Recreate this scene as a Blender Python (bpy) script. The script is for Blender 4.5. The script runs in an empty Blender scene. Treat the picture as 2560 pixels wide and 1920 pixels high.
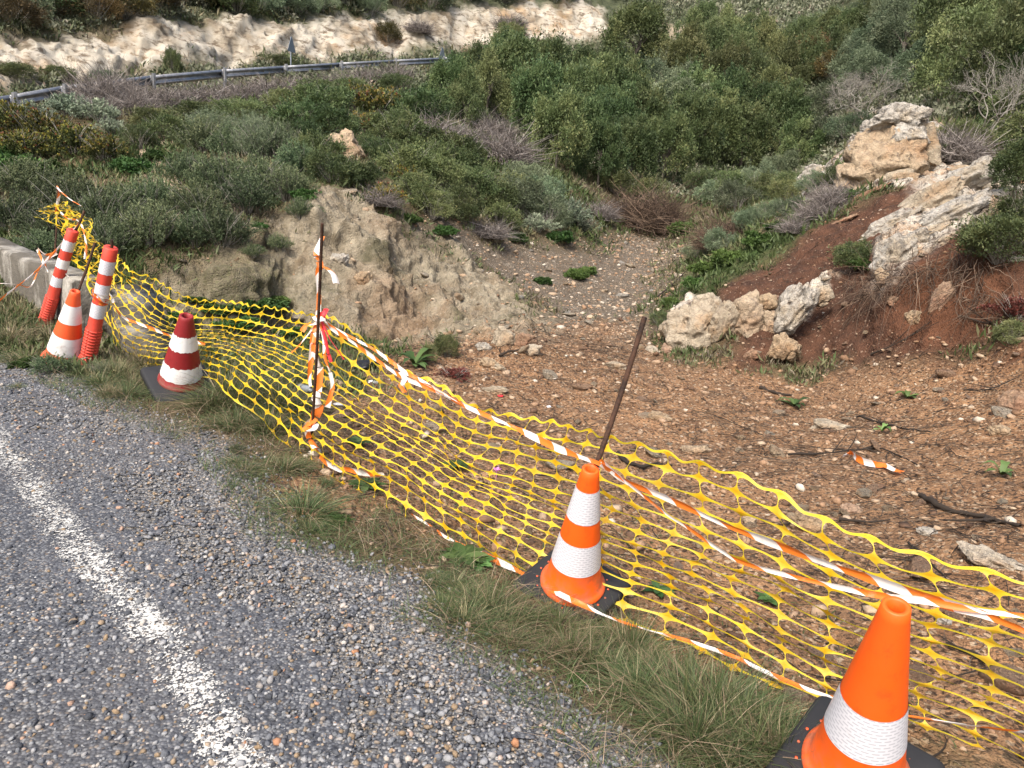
import bpy, bmesh, math
import numpy as np
from mathutils import Vector, Matrix, Euler

# ------------------------------------------------------------------ camera, sky, sun
SC = bpy.context.scene
COL = SC.collection
EYE = np.array([0.0, 0.0, 1.75])
PITCH, ROLL, FOC = math.radians(15.0), math.radians(4.0), 1662.0      # focal length for a 2212 px wide frame
cp, sp, cr, sr = math.cos(PITCH), math.sin(PITCH), math.cos(ROLL), math.sin(ROLL)
FWD = np.array([0, cp, -sp])
U0 = np.array([0, sp, cp]); R0 = np.array([1.0, 0, 0])
RGT = cr * R0 + sr * U0
UPV = cr * U0 - sr * R0
cam = bpy.data.cameras.new('camera')
cam.sensor_width = 36.0
cam.lens = 36.0 * FOC / 2212.0
cam.clip_start = 0.05
cam.clip_end = 3000
camo = bpy.data.objects.new('camera', cam)
COL.objects.link(camo)
M = Matrix(((RGT[0], UPV[0], -FWD[0], EYE[0]), (RGT[1], UPV[1], -FWD[1], EYE[1]), (RGT[2], UPV[2], -FWD[2], EYE[2]), (0, 0, 0, 1)))
camo.matrix_world = M
SC.camera = camo

SUN_EL, SUN_AZ = math.radians(52), math.radians(205)     # azimuth clockwise from +Y: behind the camera, to the left
world = bpy.data.worlds.new('World'); SC.world = world
world.use_nodes = True
wn = world.node_tree
sky = wn.nodes.new('ShaderNodeTexSky')
sky.sky_type = 'NISHITA'; sky.sun_disc = False
sky.sun_elevation = SUN_EL; sky.sun_rotation = SUN_AZ
sky.air_density = 1.0; sky.dust_density = 5.0; sky.ozone_density = 0.4
wn.links.new(sky.outputs[0], wn.nodes['Background'].inputs[0])
wn.nodes['Background'].inputs[1].default_value = 0.135
sl = bpy.data.lights.new('sun', 'SUN'); sl.energy = 1.9; sl.angle = math.radians(16); sl.color = (1.0, 0.95, 0.87)
so = bpy.data.objects.new('sun', sl); COL.objects.link(so)
sdir = Vector((math.sin(SUN_AZ) * math.cos(SUN_EL), math.cos(SUN_AZ) * math.cos(SUN_EL), math.sin(SUN_EL)))
so.rotation_euler = sdir.to_track_quat('Z', 'Y').to_euler()
so.location = (-8, -10, 20)
SC.view_settings.view_transform = 'Standard'
SC.view_settings.look = 'None'
SC.view_settings.exposure = 1.05
SC.view_settings.gamma = 1.0
SC.render.engine = 'CYCLES'
SC.cycles.max_bounces = 5
SC.cycles.diffuse_bounces = 3
SC.cycles.transparent_max_bounces = 12
SC.cycles.caustics_reflective = False
SC.cycles.caustics_refractive = False

# ------------------------------------------------------------------ small maths
def ray(X, Y):
    return FWD + (X - 1106.0) / FOC * RGT - (Y - 829.5) / FOC * UPV
def at(X, Y, d):
    return EYE + d * ray(X, Y)
def atz(X, Y, z):
    r = ray(X, Y)
    return EYE + r * ((z - EYE[2]) / r[2])
def nrm(v):
    v = np.asarray(v, float)
    return v / np.maximum(np.linalg.norm(v, axis=-1, keepdims=True), 1e-9)
def sstep(a, b, x):
    t = np.clip((x - a) / (b - a), 0, 1)
    return t * t * (3 - 2 * t)
def _hash(ix, iy, iz, seed):
    h = (ix.astype(np.uint32) * np.uint32(374761393) + iy.astype(np.uint32) * np.uint32(668265263)
         + iz.astype(np.uint32) * np.uint32(2147483647 - 61) + np.uint32(seed * 1013904223 & 0xffffffff))
    h = (h ^ (h >> np.uint32(13))) * np.uint32(1274126177)
    h = (h ^ (h >> np.uint32(16))) * np.uint32(2246822519)
    h = h ^ (h >> np.uint32(15))
    return h.astype(np.float64) / 4294967295.0
def vnoise(p, seed=0):
    p = np.asarray(p, float)
    i = np.floor(p).astype(np.int64); f = p - i
    f = f * f * f * (f * (f * 6 - 15) + 10)
    out = 0
    for dx in (0, 1):
        wx = f[:, 0] if dx else 1 - f[:, 0]
        for dy in (0, 1):
            wy = f[:, 1] if dy else 1 - f[:, 1]
            for dz in (0, 1):
                wz = f[:, 2] if dz else 1 - f[:, 2]
                out = out + wx * wy * wz * _hash(i[:, 0] + dx, i[:, 1] + dy, i[:, 2] + dz, seed)
    return out * 2 - 1
def fbm(p, octv=4, seed=0, gain=0.5, ridged=False):
    p = np.asarray(p, float)
    a, s, tot = 1.0, 0, 0
    for k in range(octv):
        n = vnoise(p, seed + k * 17)
        if ridged: n = 1 - 2 * np.abs(n)
        s = s + a * n; tot += a
        a *= gain; p = p * 2.03 + 11.7
    return s / tot
def catmull(P, n):
    P = np.asarray(P, float)
    m = len(P)
    Q = np.vstack([2 * P[0] - P[1], P, 2 * P[-1] - P[-2]])
    t = np.linspace(0, m - 1, n)
    i = np.minimum(t.astype(int), m - 2); f = (t - i)[:, None]
    a, b, c, d = Q[i], Q[i + 1], Q[i + 2], Q[i + 3]
    return 0.5 * (2 * b + (c - a) * f + (2 * a - 5 * b + 4 * c - d) * f ** 2 + (3 * b - a - 3 * c + d) * f ** 3)

# ------------------------------------------------------------------ objects
def mesh(name, V, F, mat=None, attrs=None, smooth=False):
    V = np.asarray(V, np.float32)
    me = bpy.data.meshes.new(name)
    if not isinstance(F, list): F = [F]
    F = [np.asarray(f, np.int32) for f in F if len(f)]
    me.vertices.add(len(V)); me.vertices.foreach_set('co', V.ravel())
    nl = sum(f.size for f in F); nf = sum(len(f) for f in F)
    me.loops.add(nl); me.polygons.add(nf)
    me.loops.foreach_set('vertex_index', np.concatenate([f.ravel() for f in F]))
    tot = np.concatenate([np.full(len(f), f.shape[1], np.int32) for f in F])
    me.polygons.foreach_set('loop_start', np.concatenate([[0], np.cumsum(tot)[:-1]]).astype(np.int32))
    if smooth: me.polygons.foreach_set('use_smooth', np.ones(nf, bool))
    for k, (typ, dom, arr) in (attrs or {}).items():
        a = me.attributes.new(k, typ, dom)
        a.data.foreach_set('value' if typ in ('FLOAT', 'INT') else 'color', np.asarray(arr, np.float32).ravel())
    me.update(calc_edges=True); me.validate()
    if mat: me.materials.append(mat)
    return me
def link(name, me, parent=None, loc=None):
    o = bpy.data.objects.new(name, me); COL.objects.link(o)
    if parent: o.parent = parent
    if loc is not None: o.location = loc
    return o
def tag(o, label, cat, group=None):
    o['label'] = label; o['category'] = cat
    if group: o['group'] = group
    return o
def kind(o, k):
    o['kind'] = k; return o
def empty(name, loc, label, cat, group=None):
    o = bpy.data.objects.new(name, None); COL.objects.link(o)
    o.location = loc; o.empty_display_size = 0.1
    return tag(o, label, cat, group)

class MB:
    """collects vertices and faces for one mesh"""
    def __init__(s): s.v, s.f, s.n, s.t = [], {}, 0, []
    def add(s, V, F, tint=0.0):
        V = np.asarray(V, float); F = np.asarray(F, int)
        s.f.setdefault(F.shape[1], []).append(F + s.n)
        s.v.append(V); s.n += len(V)
        s.t.append(np.broadcast_to(np.asarray(tint, float), (len(V),)))
    def make(s, name, mat, smooth=False):
        return mesh(name, np.vstack(s.v), [np.vstack(x) for x in s.f.values()], mat, {'tint': ('FLOAT', 'POINT', np.concatenate(s.t))}, smooth)
def tube(P, R, n=6, cap=True):
    P = np.asarray(P, float); m = len(P)
    R = np.broadcast_to(np.asarray(R, float), (m,))
    T = nrm(np.gradient(P, axis=0))
    a = np.array([0, 0, 1.0]) if abs(T[0][2]) < 0.9 else np.array([1.0, 0, 0])
    N = np.zeros_like(P); b = nrm(np.cross(T[0], a)); N[0] = b
    for i in range(1, m):
        b = b - T[i] * np.dot(b, T[i]); b = nrm(b); N[i] = b
    B = np.cross(T, N)
    th = np.arange(n) * 2 * math.pi / n
    V = P[:, None] + R[:, None, None] * (N[:, None] * np.cos(th)[None, :, None] + B[:, None] * np.sin(th)[None, :, None])
    V = V.reshape(-1, 3)
    i, j = np.meshgrid(np.arange(m - 1), np.arange(n), indexing='ij')
    j2 = (j + 1) % n
    F = np.stack([i * n + j, i * n + j2, (i + 1) * n + j2, (i + 1) * n + j], -1).reshape(-1, 4)
    return V, F
def tubes(P, R, n=3):
    """many tubes at once: P (k,m,3), R (k,m)"""
    k, m, _ = P.shape
    T = nrm(np.gradient(P, axis=1))
    a = np.where(np.abs(T[:, :1, 2:3]) < 0.9, np.array([0, 0, 1.0]), np.array([1.0, 0, 0]))
    N = nrm(np.cross(T, np.broadcast_to(a, T.shape))); B = np.cross(T, N)
    th = np.arange(n) * 2 * math.pi / n
    V = P[:, :, None] + R[:, :, None, None] * (N[:, :, None] * np.cos(th)[:, None] + B[:, :, None] * np.sin(th)[:, None])
    q, i, j = np.meshgrid(np.arange(k), np.arange(m - 1), np.arange(n), indexing='ij')
    j2 = (j + 1) % n; b = q * m * n
    F = np.stack([b + i * n + j, b + i * n + j2, b + (i + 1) * n + j2, b + (i + 1) * n + j], -1).reshape(-1, 4)
    return V.reshape(-1, 3), F
def lathe(prof, n=40, jit=0, rng=None):
    prof = np.asarray(prof, float); m = len(prof)
    th = np.arange(n) * 2 * math.pi / n
    z = np.repeat(prof[:, 1][:, None], n, 1)
    if jit: z = z + jit * np.asarray(rng.normal(size=(m, n)))
    V = np.stack([prof[:, 0][:, None] * np.cos(th), prof[:, 0][:, None] * np.sin(th), z], -1).reshape(-1, 3)
    i, j = np.meshgrid(np.arange(m - 1), np.arange(n), indexing='ij'); j2 = (j + 1) % n
    F = np.stack([i * n + j, i * n + j2, (i + 1) * n + j2, (i + 1) * n + j], -1).reshape(-1, 4)
    return V, F

# ------------------------------------------------------------------ materials
def lin(c):
    return tuple(((x / 12.92) if x <= 0.04045 else ((x + 0.055) / 1.055) ** 2.4) for x in c)
class NT:
    def __init__(s, name):
        s.m = bpy.data.materials.new(name); s.m.use_nodes = True
        s.t = s.m.node_tree; s.b = s.t.nodes['Principled BSDF']
        s.b.inputs['Roughness'].default_value = 0.9
        s.b.inputs['Specular IOR Level'].default_value = 0.3
        s.out = s.t.nodes['Material Output']
        s.pos = None
    def n(s, typ, **kw):
        nd = s.t.nodes.new('ShaderNode' + typ)
        for k, v in kw.items(): setattr(nd, k, v)
        return nd
    def set(s, sock, v):
        if hasattr(v, 'is_linked') or isinstance(v, bpy.types.NodeSocket): s.t.links.new(v, sock)
        else:
            if isinstance(v, tuple) and len(v) == 3 and sock.type == 'RGBA': v = v + (1,)
            sock.default_value = v
    def coords(s, obj=False):
        if obj:
            return s.n('TexCoord').outputs['Object']
        if s.pos is None: s.pos = s.n('NewGeometry').outputs['Position']
        return s.pos
    def noise(s, scale, detail=4, rough=0.55, obj=False, vec=None, dist=0.0):
        nd = s.n('TexNoise'); s.set(nd.inputs['Vector'], vec or s.coords(obj))
        nd.inputs['Scale'].default_value = scale; nd.inputs['Detail'].default_value = detail
        nd.inputs['Roughness'].default_value = rough; nd.inputs['Distortion'].default_value = dist
        return nd.outputs['Fac']
    def voro(s, scale, feature='F1', obj=False, out='Distance', rnd=1.0, vec=None):
        nd = s.n('TexVoronoi', feature=feature); s.set(nd.inputs['Vector'], vec or s.coords(obj))
        nd.inputs['Scale'].default_value = scale; nd.inputs['Randomness'].default_value = rnd
        return nd.outputs[out]
    def scalev(s, v, sc):
        nd = s.n('Mapping'); s.set(nd.inputs[0], v); nd.inputs['Scale'].default_value = sc
        return nd.outputs[0]
    def ramp(s, fac, stops, interp='LINEAR'):
        nd = s.n('ValToRGB'); s.set(nd.inputs[0], fac); cr_ = nd.color_ramp; cr_.interpolation = interp
        while len(cr_.elements) < len(stops): cr_.elements.new(0.5)
        for e, (p, c) in zip(cr_.elements, stops):
            e.position = p; e.color = (c, c, c, 1) if isinstance(c, (int, float)) else (tuple(c) + (1,))[:4]
        return nd.outputs[0]
    def mix(s, fac, a, b, mode='MIX'):
        nd = s.n('Mix', data_type='RGBA', blend_type=mode)
        s.set(nd.inputs[0], fac); s.set(nd.inputs[6], a); s.set(nd.inputs[7], b)
        return nd.outputs[2]
    def math(s, op, a, b=0.0, clamp=False):
        nd = s.n('Math', operation=op, use_clamp=clamp); s.set(nd.inputs[0], a); s.set(nd.inputs[1], b)
        return nd.outputs[0]
    def attr(s, name, out='Fac'):
        return s.n('Attribute', attribute_name=name).outputs[out]
    def sep(s, col):
        nd = s.n('SeparateColor'); s.set(nd.inputs[0], col); return nd.outputs
    def bump(s, h, strength=0.5, dist=0.02, normal=None):
        nd = s.n('Bump'); s.set(nd.inputs['Height'], h); nd.inputs['Strength'].default_value = strength
        nd.inputs['Distance'].default_value = dist
        if normal: s.set(nd.inputs['Normal'], normal)
        return nd.outputs[0]
    def fin(s, color, rough=None, normal=None, spec=None, metal=None, transl=0.0):
        s.set(s.b.inputs['Base Color'], color)
        if rough is not None: s.set(s.b.inputs['Roughness'], rough)
        if normal is not None: s.set(s.b.inputs['Normal'], normal)
        if spec is not None: s.b.inputs['Specular IOR Level'].default_value = spec
        if metal is not None: s.b.inputs['Metallic'].default_value = metal
        if transl:
            tr = s.n('BsdfTranslucent'); s.set(tr.inputs[0], color)
            mx = s.n('MixShader'); mx.inputs[0].default_value = transl
            s.t.links.new(s.b.outputs[0], mx.inputs[1]); s.t.links.new(tr.outputs[0], mx.inputs[2])
            s.t.links.new(mx.outputs[0], s.out.inputs[0])
        return s.m
# ------------------------------------------------------------------ terrain surface
# control points traced from the photograph: (X, Y, depth) or world xyz
CT = [at(*c) for c in [
    (760, 900, 5.9), (1000, 950, 6.55), (1100, 800, 9.3), (900, 760, 9.4), (1300, 780, 10.2), (1250, 1000, 6.2), (1600, 1000, 6.6),
    (1600, 850, 9.2), (1900, 1000, 6.4), (2200, 1200, 4.4), (1900, 1250, 4.35), (2200, 1000, 5.9), (1700, 1250, 4.3), (1500, 1200, 4.5),
    (1250, 740, 11.3), (1400, 720, 12.2),
    (1380, 640, 16.5), (1400, 590, 19.8), (1420, 530, 25.4), (1450, 500, 27),
    (1100, 560, 17), (1000, 640, 13.5), (850, 720, 11.2), (900, 560, 13.8), (1000, 470, 17), (1200, 470, 21), (1280, 500, 23),
    (600, 700, 11), (700, 430, 12.7), (850, 430, 14.2), (500, 500, 11.2), (500, 600, 10.6), (350, 560, 10.3), (300, 450, 12), (100, 450, 13.5),
    (800, 600, 11.9), (700, 560, 11.6), (1150, 700, 12.4), (1080, 640, 14),
    (100, 350, 16), (400, 350, 16), (700, 330, 18), (1000, 350, 22), (1200, 400, 25), (450, 700, 10.3), (330, 690, 9.6),
    (50, 235, 18.5), (200, 222, 21.3), (325, 208, 24), (478, 192, 27.8), (612, 180, 31.5), (733, 168, 34.8), (850, 155, 39), (960, 140, 45),
    (300, 158, 36), (300, 35, 37.5), (0, 160, 30), (0, 82, 31.2), (150, 165, 33), (150, 70, 34.3), (500, 145, 42), (500, 45, 43.5), (700, 132, 48), (700, 40, 50),
    (850, 122, 54), (850, 25, 56.5), (1000, 112, 60), (1000, 8, 63), (1250, 88, 68), (1250, 12, 71), (1130, 100, 64), (1130, 10, 67),
    (1450, 60, 80), (1600, 60, 115), (1900, 60, 115), (1600, 0, 150), (1950, 0, 150),
    (1750, 792, 10.5), (1480, 765, 11.2), (1600, 640, 11.9), (1750, 620, 11.6), (1600, 570, 13.6), (1800, 500, 13), (1650, 480, 17), (1900, 420, 13.4), (2000, 480, 11.4),
    (1960, 600, 10.0), (1960, 680, 9.75), (2100, 690, 9.15), (2100, 550, 9.45), (2180, 550, 9.0), (2000, 760, 9.1), (2150, 780, 8.1), (1850, 772, 9.8), (2200, 680, 8.5), (2212, 900, 6.7), (2100, 400, 13), (1900, 270, 17.5),
    (1480, 440, 28.5), (1600, 430, 26), (1700, 450, 21),
]]
# ground under the trees, below the crowns seen
for X, Y, d, dz in [(1500, 350, 35, -1.5), (1500, 250, 43, -2.4), (1500, 150, 56, -2.5), (1300, 300, 32, -1.5), (1200, 200, 41, -2.2), (1150, 130, 49, -2.3), (1380, 420, 30, -.6),
                    (1700, 350, 40, -1.5), (1750, 200, 61, -2.5), (2150, 250, 18, -1.2), (1850, 180, 41, -2.5), (2212, 50, 27, -3), (2000, 200, 24, -1.0)]:
    CT.append(at(X, Y, d) + np.array([0, 0, dz]))
CT += [np.array(c, float) for c in [
    (0, 300, 95), (-150, 300, 100), (220, 300, 110), (-60, 110, 32), (-70, 60, 24), (-32, 44, 12.5), (-45, 25, 13), (-30, 20, 5.5), (100, 120, 48),
    (14, 12, 3.0), (12, 7, 1.7), (8, 4, 0.7), (6, 1, 0.05), (10, -6, 0.3), (30, 30, 10), (45, 60, 24), (30, 80, 22), (25, 5, 6), (20, 20, 5.5),
    (-20, 10, 0.3), (-30, -10, 0.2), (0, -40, 0), (40, -40, 3), (-60, -40, 2), (0, -300, 20), (-300, 0, 60), (300, 0, 70)]]
for X, Y, z in [(0, 960, 0), (0, 1659, 0), (560, 1659, 0), (1000, 1659, -.02), (300, 1300, 0), (0, 800, 0), (300, 900, 0), (500, 1000, -.01), (700, 1250, -.01),
                (672, 965, -.08), (1235, 1290, -.13), (1830, 1650, -.08), (385, 845, 0.0), (190, 775, 0.02), (1000, 1250, -.06), (1450, 1480, -.1), (60, 690, .03), (580, 830, -.07),
                (2300, 1800, -.15), (1270, 1335, -.2), (880, 1090, -.16), (1000, 1165, -.2), (1783, 1560, -.25), (1521, 1427, -.22), (450, 770, -.15), (300, 745, -.05)]:
    CT.append(atz(X, Y, z))
CT += [np.array(c, float) for c in [(0, 0, 0), (1.2, .6, -.03), (2.5, 1.5, -.15), (-2, 0, 0), (-4, 3, 0), (-6, 4, 0), (-8, 7, 0.02), (-3, -3, 0), (2, -2, 0), (5, -3, 0)]]
CT = np.array(CT)
def warp(P):
    r = np.hypot(P[:, 0], P[:, 1]) + 1e-9
    return P[:, :2] / r[:, None] * np.log1p(r / 2.5)[:, None]
_q = warp(CT)
_D = np.linalg.norm(_q[:, None] - _q[None], axis=2)
_A = np.sqrt(_D ** 2 + 0.03 ** 2) + np.eye(len(CT)) * -0.012
_P = np.hstack([np.ones((len(CT), 1)), _q])
_S = np.block([[_A, _P], [_P.T, np.zeros((3, 3))]])
_w = np.linalg.solve(_S, np.concatenate([CT[:, 2], np.zeros(3)]))
# edge of the verge: the line where the asphalt apron and loose gravel give way to earth and grass
VERGE = np.array([(14, -14), (6.5, -4.5), (3.0, -0.4)] + [tuple(atz(X, Y, 0)[:2]) for X, Y in
        [(1420, 1659), (1300, 1560), (1130, 1430), (950, 1330), (930, 1240), (640, 1150), (560, 1050), (480, 950), (280, 880), (120, 800), (0, 770)]] + [(-6.2, 7.2), (-9, 9.4), (-13, 13)])
def polydist(P, L):
    """distance to an open polyline, signed by the side (left of its direction is positive)"""
    best = np.full(len(P), 1e9); sgn = np.ones(len(P))
    for a, b in zip(L[:-1], L[1:]):
        ab = b - a; t = np.clip(((P - a) @ ab) / (ab @ ab), 0, 1)
        q = P - (a + t[:, None] * ab); d = np.hypot(q[:, 0], q[:, 1])
        cr_ = ab[0] * (P[:, 1] - a[1]) - ab[1] * (P[:, 0] - a[0])
        m = d < best - 1e-9
        best = np.where(m, d, best); sgn = np.where(m, np.sign(cr_), sgn)
    return best * sgn
def polysd(P, L):
    """signed distance to a closed polygon, positive inside"""
    L = np.asarray(L); ins = np.zeros(len(P), bool); best = np.full(len(P), 1e9)
    for a, b in zip(L, np.roll(L, -1, 0)):
        ab = b - a; t = np.clip(((P - a) @ ab) / (ab @ ab + 1e-12), 0, 1)
        q = P - (a + t[:, None] * ab); best = np.minimum(best, np.hypot(q[:, 0], q[:, 1]))
        c = (a[1] > P[:, 1]) != (b[1] > P[:, 1])
        with np.errstate(divide='ignore', invalid='ignore'):
            x = (b[0] - a[0]) * (P[:, 1] - a[1]) / (b[1] - a[1]) + a[0]
        ins ^= c & (P[:, 0] < x)
    return np.where(ins, best, -best)
def H0(P):
    P = np.asarray(P, float)
    out = np.empty(len(P))
    for i in range(0, len(P), 40000):
        q = warp(P[i:i + 40000])
        D = np.sqrt(((q[:, None] - _q[None]) ** 2).sum(2) + 0.03 ** 2)
        out[i:i + 40000] = D @ _w[:len(CT)] + _w[-3] + q @ _w[-2:]
    rd = polydist(P, VERGE)              # the road side (left of the line) is flat
    k = sstep(-0.15, 0.5, rd) * sstep(13, 8, np.hypot(P[:, 0], P[:, 1]))
    return out * (1 - k)
def cast(XY):
    """where the lines of sight through traced points meet the smooth ground"""
    XY = np.asarray(XY, float)
    r = FWD + (XY[:, :1] - 1106) / FOC * RGT - (XY[:, 1:2] - 829.5) / FOC * UPV
    ts = np.concatenate([np.arange(1.2, 16, .08), np.geomspace(16, 420, 420)])
    res = np.full(len(XY), 420.0); done = np.zeros(len(XY), bool)
    for i in range(len(XY)):
        P = EYE + ts[:, None] * r[i]
        below = P[:, 2] < H0(P[:, :2])
        if below.any():
            k = int(np.argmax(below)); res[i] = ts[k] if k == 0 else 0.5 * (ts[k] + ts[k - 1])
    return EYE + res[:, None] * r
def zone(pts):
    return cast(pts)[:, :2]
Z_RED = zone([(690, 1010), (740, 900), (800, 800), (850, 760), (1000, 735), (1150, 715), (1300, 690), (1390, 690), (1430, 765), (1600, 795), (1850, 780), (2000, 772), (2300, 750), (2600, 800), (2600, 1300),
              (2400, 1640), (2050, 1655), (1780, 1590), (1500, 1460), (1280, 1370), (1000, 1215), (830, 1140), (700, 1085)])
Z_DARK = zone([(1475, 690), (1560, 620), (1650, 575), (1760, 505), (1850, 445), (1990, 395), (2090, 420), (2140, 480), (2300, 520), (2300, 745), (2000, 772), (1750, 795), (1600, 785)])
Z_BOWL = zone([(1960, 580), (2060, 545), (2150, 560), (2200, 640), (2200, 760), (2050, 745), (1950, 700)])
Z_SOIL = zone([(590, 1030), (680, 1020), (800, 1075), (860, 1120), (800, 1140), (650, 1130), (600, 1090)])
Z_PALE = zone([(330, 640), (400, 560), (520, 545), (590, 490), (650, 440), (700, 415), (760, 425), (850, 485), (1000, 545), (1100, 620), (1180, 700), (1150, 730), (1000, 745), (860, 750), (700, 715), (500, 690), (360, 690)])
Z_PATCH = zone([(690, 335), (705, 290), (780, 285), (800, 330), (760, 355)])
Z_SCAR = zone([(290, 300), (330, 290), (400, 420), (420, 490), (360, 480)])
Z_TRACK = zone([(1190, 735), (1180, 690), (1090, 612), (990, 545), (900, 495), (1000, 478), (1150, 520), (1260, 530), (1360, 505), (1450, 500), (1490, 520), (1450, 600), (1440, 660), (1410, 740), (1300, 700)])
Z_CLIFF = zone([(-250, 160), (-250, 85), (0, 88), (80, 92), (200, 78), (330, 40), (480, 48), (640, 55), (780, 45), (900, 30), (1000, 14), (1120, 15), (1300, 18), (1315, 84), (1250, 94), (1130, 108), (1000, 119), (850, 131), (700, 143), (500, 157), (300, 172), (100, 178), (-250, 190)])
Z_OUT = zone([(1440, 62), (1590, 66), (1590, 84), (1440, 84)])
Z_ROCK = zone([(1822, 330), (1850, 262), (1930, 226), (2000, 240), (2070, 335), (2212, 360), (2260, 420), (2130, 470), (2060, 500), (1990, 545), (1935, 610), (1880, 615), (1868, 560), (1930, 500), (1985, 440), (1960, 405), (1860, 415)])
Z_ROCK2 = zone([(1705, 452), (1730, 405), (1790, 345), (1832, 345), (1812, 410), (1750, 450)])
Z_ROCK3 = zone([(1450, 700), (1455, 670), (1490, 645), (1580, 655), (1640, 650), (1700, 680), (1740, 610), (1790, 592), (1830, 580), (1790, 630), (1740, 690), (1650, 705)])
Z_MOSS = zone([(400, 580), (560, 560), (640, 590), (660, 690), (560, 700), (420, 690)])
Z_OCHRE = zone([(770, 650), (800, 585), (880, 610), (950, 650), (960, 700), (900, 735), (800, 725)])
Z_HERB = zone([(1480, 600), (1600, 545), (1700, 480), (1760, 470), (1640, 560), (1540, 625)])
ZR = [Z_RED, Z_DARK, Z_BOWL, Z_PALE, Z_TRACK, Z_CLIFF, Z_PATCH, Z_SCAR, Z_OUT, Z_HERB]
def weights(P2, Hn=None):
    """soil cover at plan points: dict of 0..1 weights"""
    r = np.hypot(P2[:, 0], P2[:, 1])
    p3 = np.c_[P2, np.zeros(len(P2))]
    n = fbm(p3 * 1.3, 4, 5) * 0.6 + fbm(p3 * 6, 3, 9) * 0.25
    w = {}
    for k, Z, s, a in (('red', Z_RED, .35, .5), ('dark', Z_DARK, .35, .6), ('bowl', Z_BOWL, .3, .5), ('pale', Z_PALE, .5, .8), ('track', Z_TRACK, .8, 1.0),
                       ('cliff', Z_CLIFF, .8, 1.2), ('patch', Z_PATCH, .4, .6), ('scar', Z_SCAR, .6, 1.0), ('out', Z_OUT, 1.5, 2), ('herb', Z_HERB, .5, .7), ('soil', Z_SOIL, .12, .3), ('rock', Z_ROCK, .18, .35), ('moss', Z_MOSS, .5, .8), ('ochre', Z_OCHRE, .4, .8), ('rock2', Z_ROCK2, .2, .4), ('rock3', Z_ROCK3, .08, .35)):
        near = (P2[:, 0] > Z[:, 0].min() - 4) & (P2[:, 0] < Z[:, 0].max() + 4) & (P2[:, 1] > Z[:, 1].min() - 4) & (P2[:, 1] < Z[:, 1].max() + 4)
        o = np.zeros(len(P2))
        if near.any():
            o[near] = sstep(-s, s, polysd(P2[near], Z) + n[near] * a)
        w[k] = o
    w['rock'] = np.maximum(np.maximum(w['rock'], w.pop('rock2')), w.pop('rock3'))
    w['red'] = np.maximum(w['red'], w.pop('soil'))
    rd = polydist(P2, VERGE)
    w['grav'] = sstep(-.12, .12, rd + n * .22) * sstep(16, 10, r)
    w['rd'] = rd
    return w

# polar sheet round the viewpoint, fine where the picture looks closely
th = np.concatenate([np.radians(np.linspace(-180, -66, 90, endpoint=False)), np.radians(np.linspace(-66, 62, 940, endpoint=False)), np.radians(np.linspace(62, 180, 90, endpoint=False))])
rr = np.concatenate([np.geomspace(.25, 1.6, 20, endpoint=False), np.geomspace(1.6, 8, 250, endpoint=False), np.geomspace(8, 19, 300, endpoint=False), np.geomspace(19, 85, 330, endpoint=False), np.geomspace(85, 600, 60)])
NT_, NR_ = len(th), len(rr)
TH, RR = np.meshgrid(th, rr, indexing='ij')
G2 = np.stack([np.sin(TH) * RR, np.cos(TH) * RR], -1).reshape(-1, 2)
GH = H0(G2)
# the rubble mound by the track mouth
mc = cast([(1115, 775)])[0]
GH += 0.22 * np.exp(-((G2[:, 0] - mc[0]) ** 2 + ((G2[:, 1] - mc[1]) * 1.0) ** 2) / (2 * .45 ** 2))
W = weights(G2)
G3 = np.c_[G2, GH]
far = sstep(20, 70, RR.ravel())
veg = np.clip(1 - W['red'] - W['dark'] - W['pale'] - W['track'] - W['cliff'] - W['grav'] - W['patch'], 0, 1)
amp = W['red'] * .055 + W['dark'] * .16 + W['pale'] * .24 + W['track'] * .06 + W['cliff'] * .35 + W['patch'] * .2 + W['rock'] * .10 + veg * (.07 + .5 * far) + W['grav'] * .002
gx = GH.reshape(NT_, NR_)
Pg = G3.reshape(NT_, NR_, 3)
Nn = nrm(np.cross(np.gradient(Pg, axis=1), np.gradient(Pg, axis=0))).reshape(-1, 3)
Nn *= np.sign(Nn[:, 2:3] + 1e-9)
freq = np.where(W['cliff'] > .3, .55, 1.5)[:, None]
d1 = fbm(G3 * 1.4, 5, 3, .55)
d2 = fbm(G3 * np.array([.5, .5, .5]), 5, 21, .6, True)
# gullies running down the clay bank
dn = nrm(np.c_[Nn[:, :2], np.zeros(len(Nn))])
gul = fbm(np.c_[G3[:, 0] * 1.0 + G3[:, 1] * .3, G3[:, 1] * 1.0, G3[:, 2] * .3], 5, 33, .58, True)
d3 = fbm(G3 * 9, 3, 41)
disp = amp * (d1 * (1 - W['cliff']) + W['cliff'] * d2 * 1.4) + W['pale'] * (.34 * gul) + (W['red'] * .028 + W['dark'] * .06 + W['pale'] * .085 + W['track'] * .03) * d3 + veg * .025 * d3
keep = sstep(.1, .6, -W['rd'])                         # nothing rises through the asphalt
crk = np.abs(fbm(np.c_[G3[:, 0] * 1.6 + G3[:, 2] * .8, G3[:, 1] * 1.6, G3[:, 2] * 3.2], 5, 61, .6))
disp = disp + W['rock'] * (.42 * np.minimum(crk, .35) - .02) + W['cliff'] * (.30 * fbm(G3 * 1.1, 4, 63, .6, True) + .12 * fbm(G3 * np.array([1, 1, 4.0]), 3, 65))
G3 = G3 + Nn * (disp * np.where(RR.ravel() < 14, np.maximum(keep, .0), 1))[:, None]
GZ = G3[:, 2].reshape(NT_, NR_)
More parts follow.
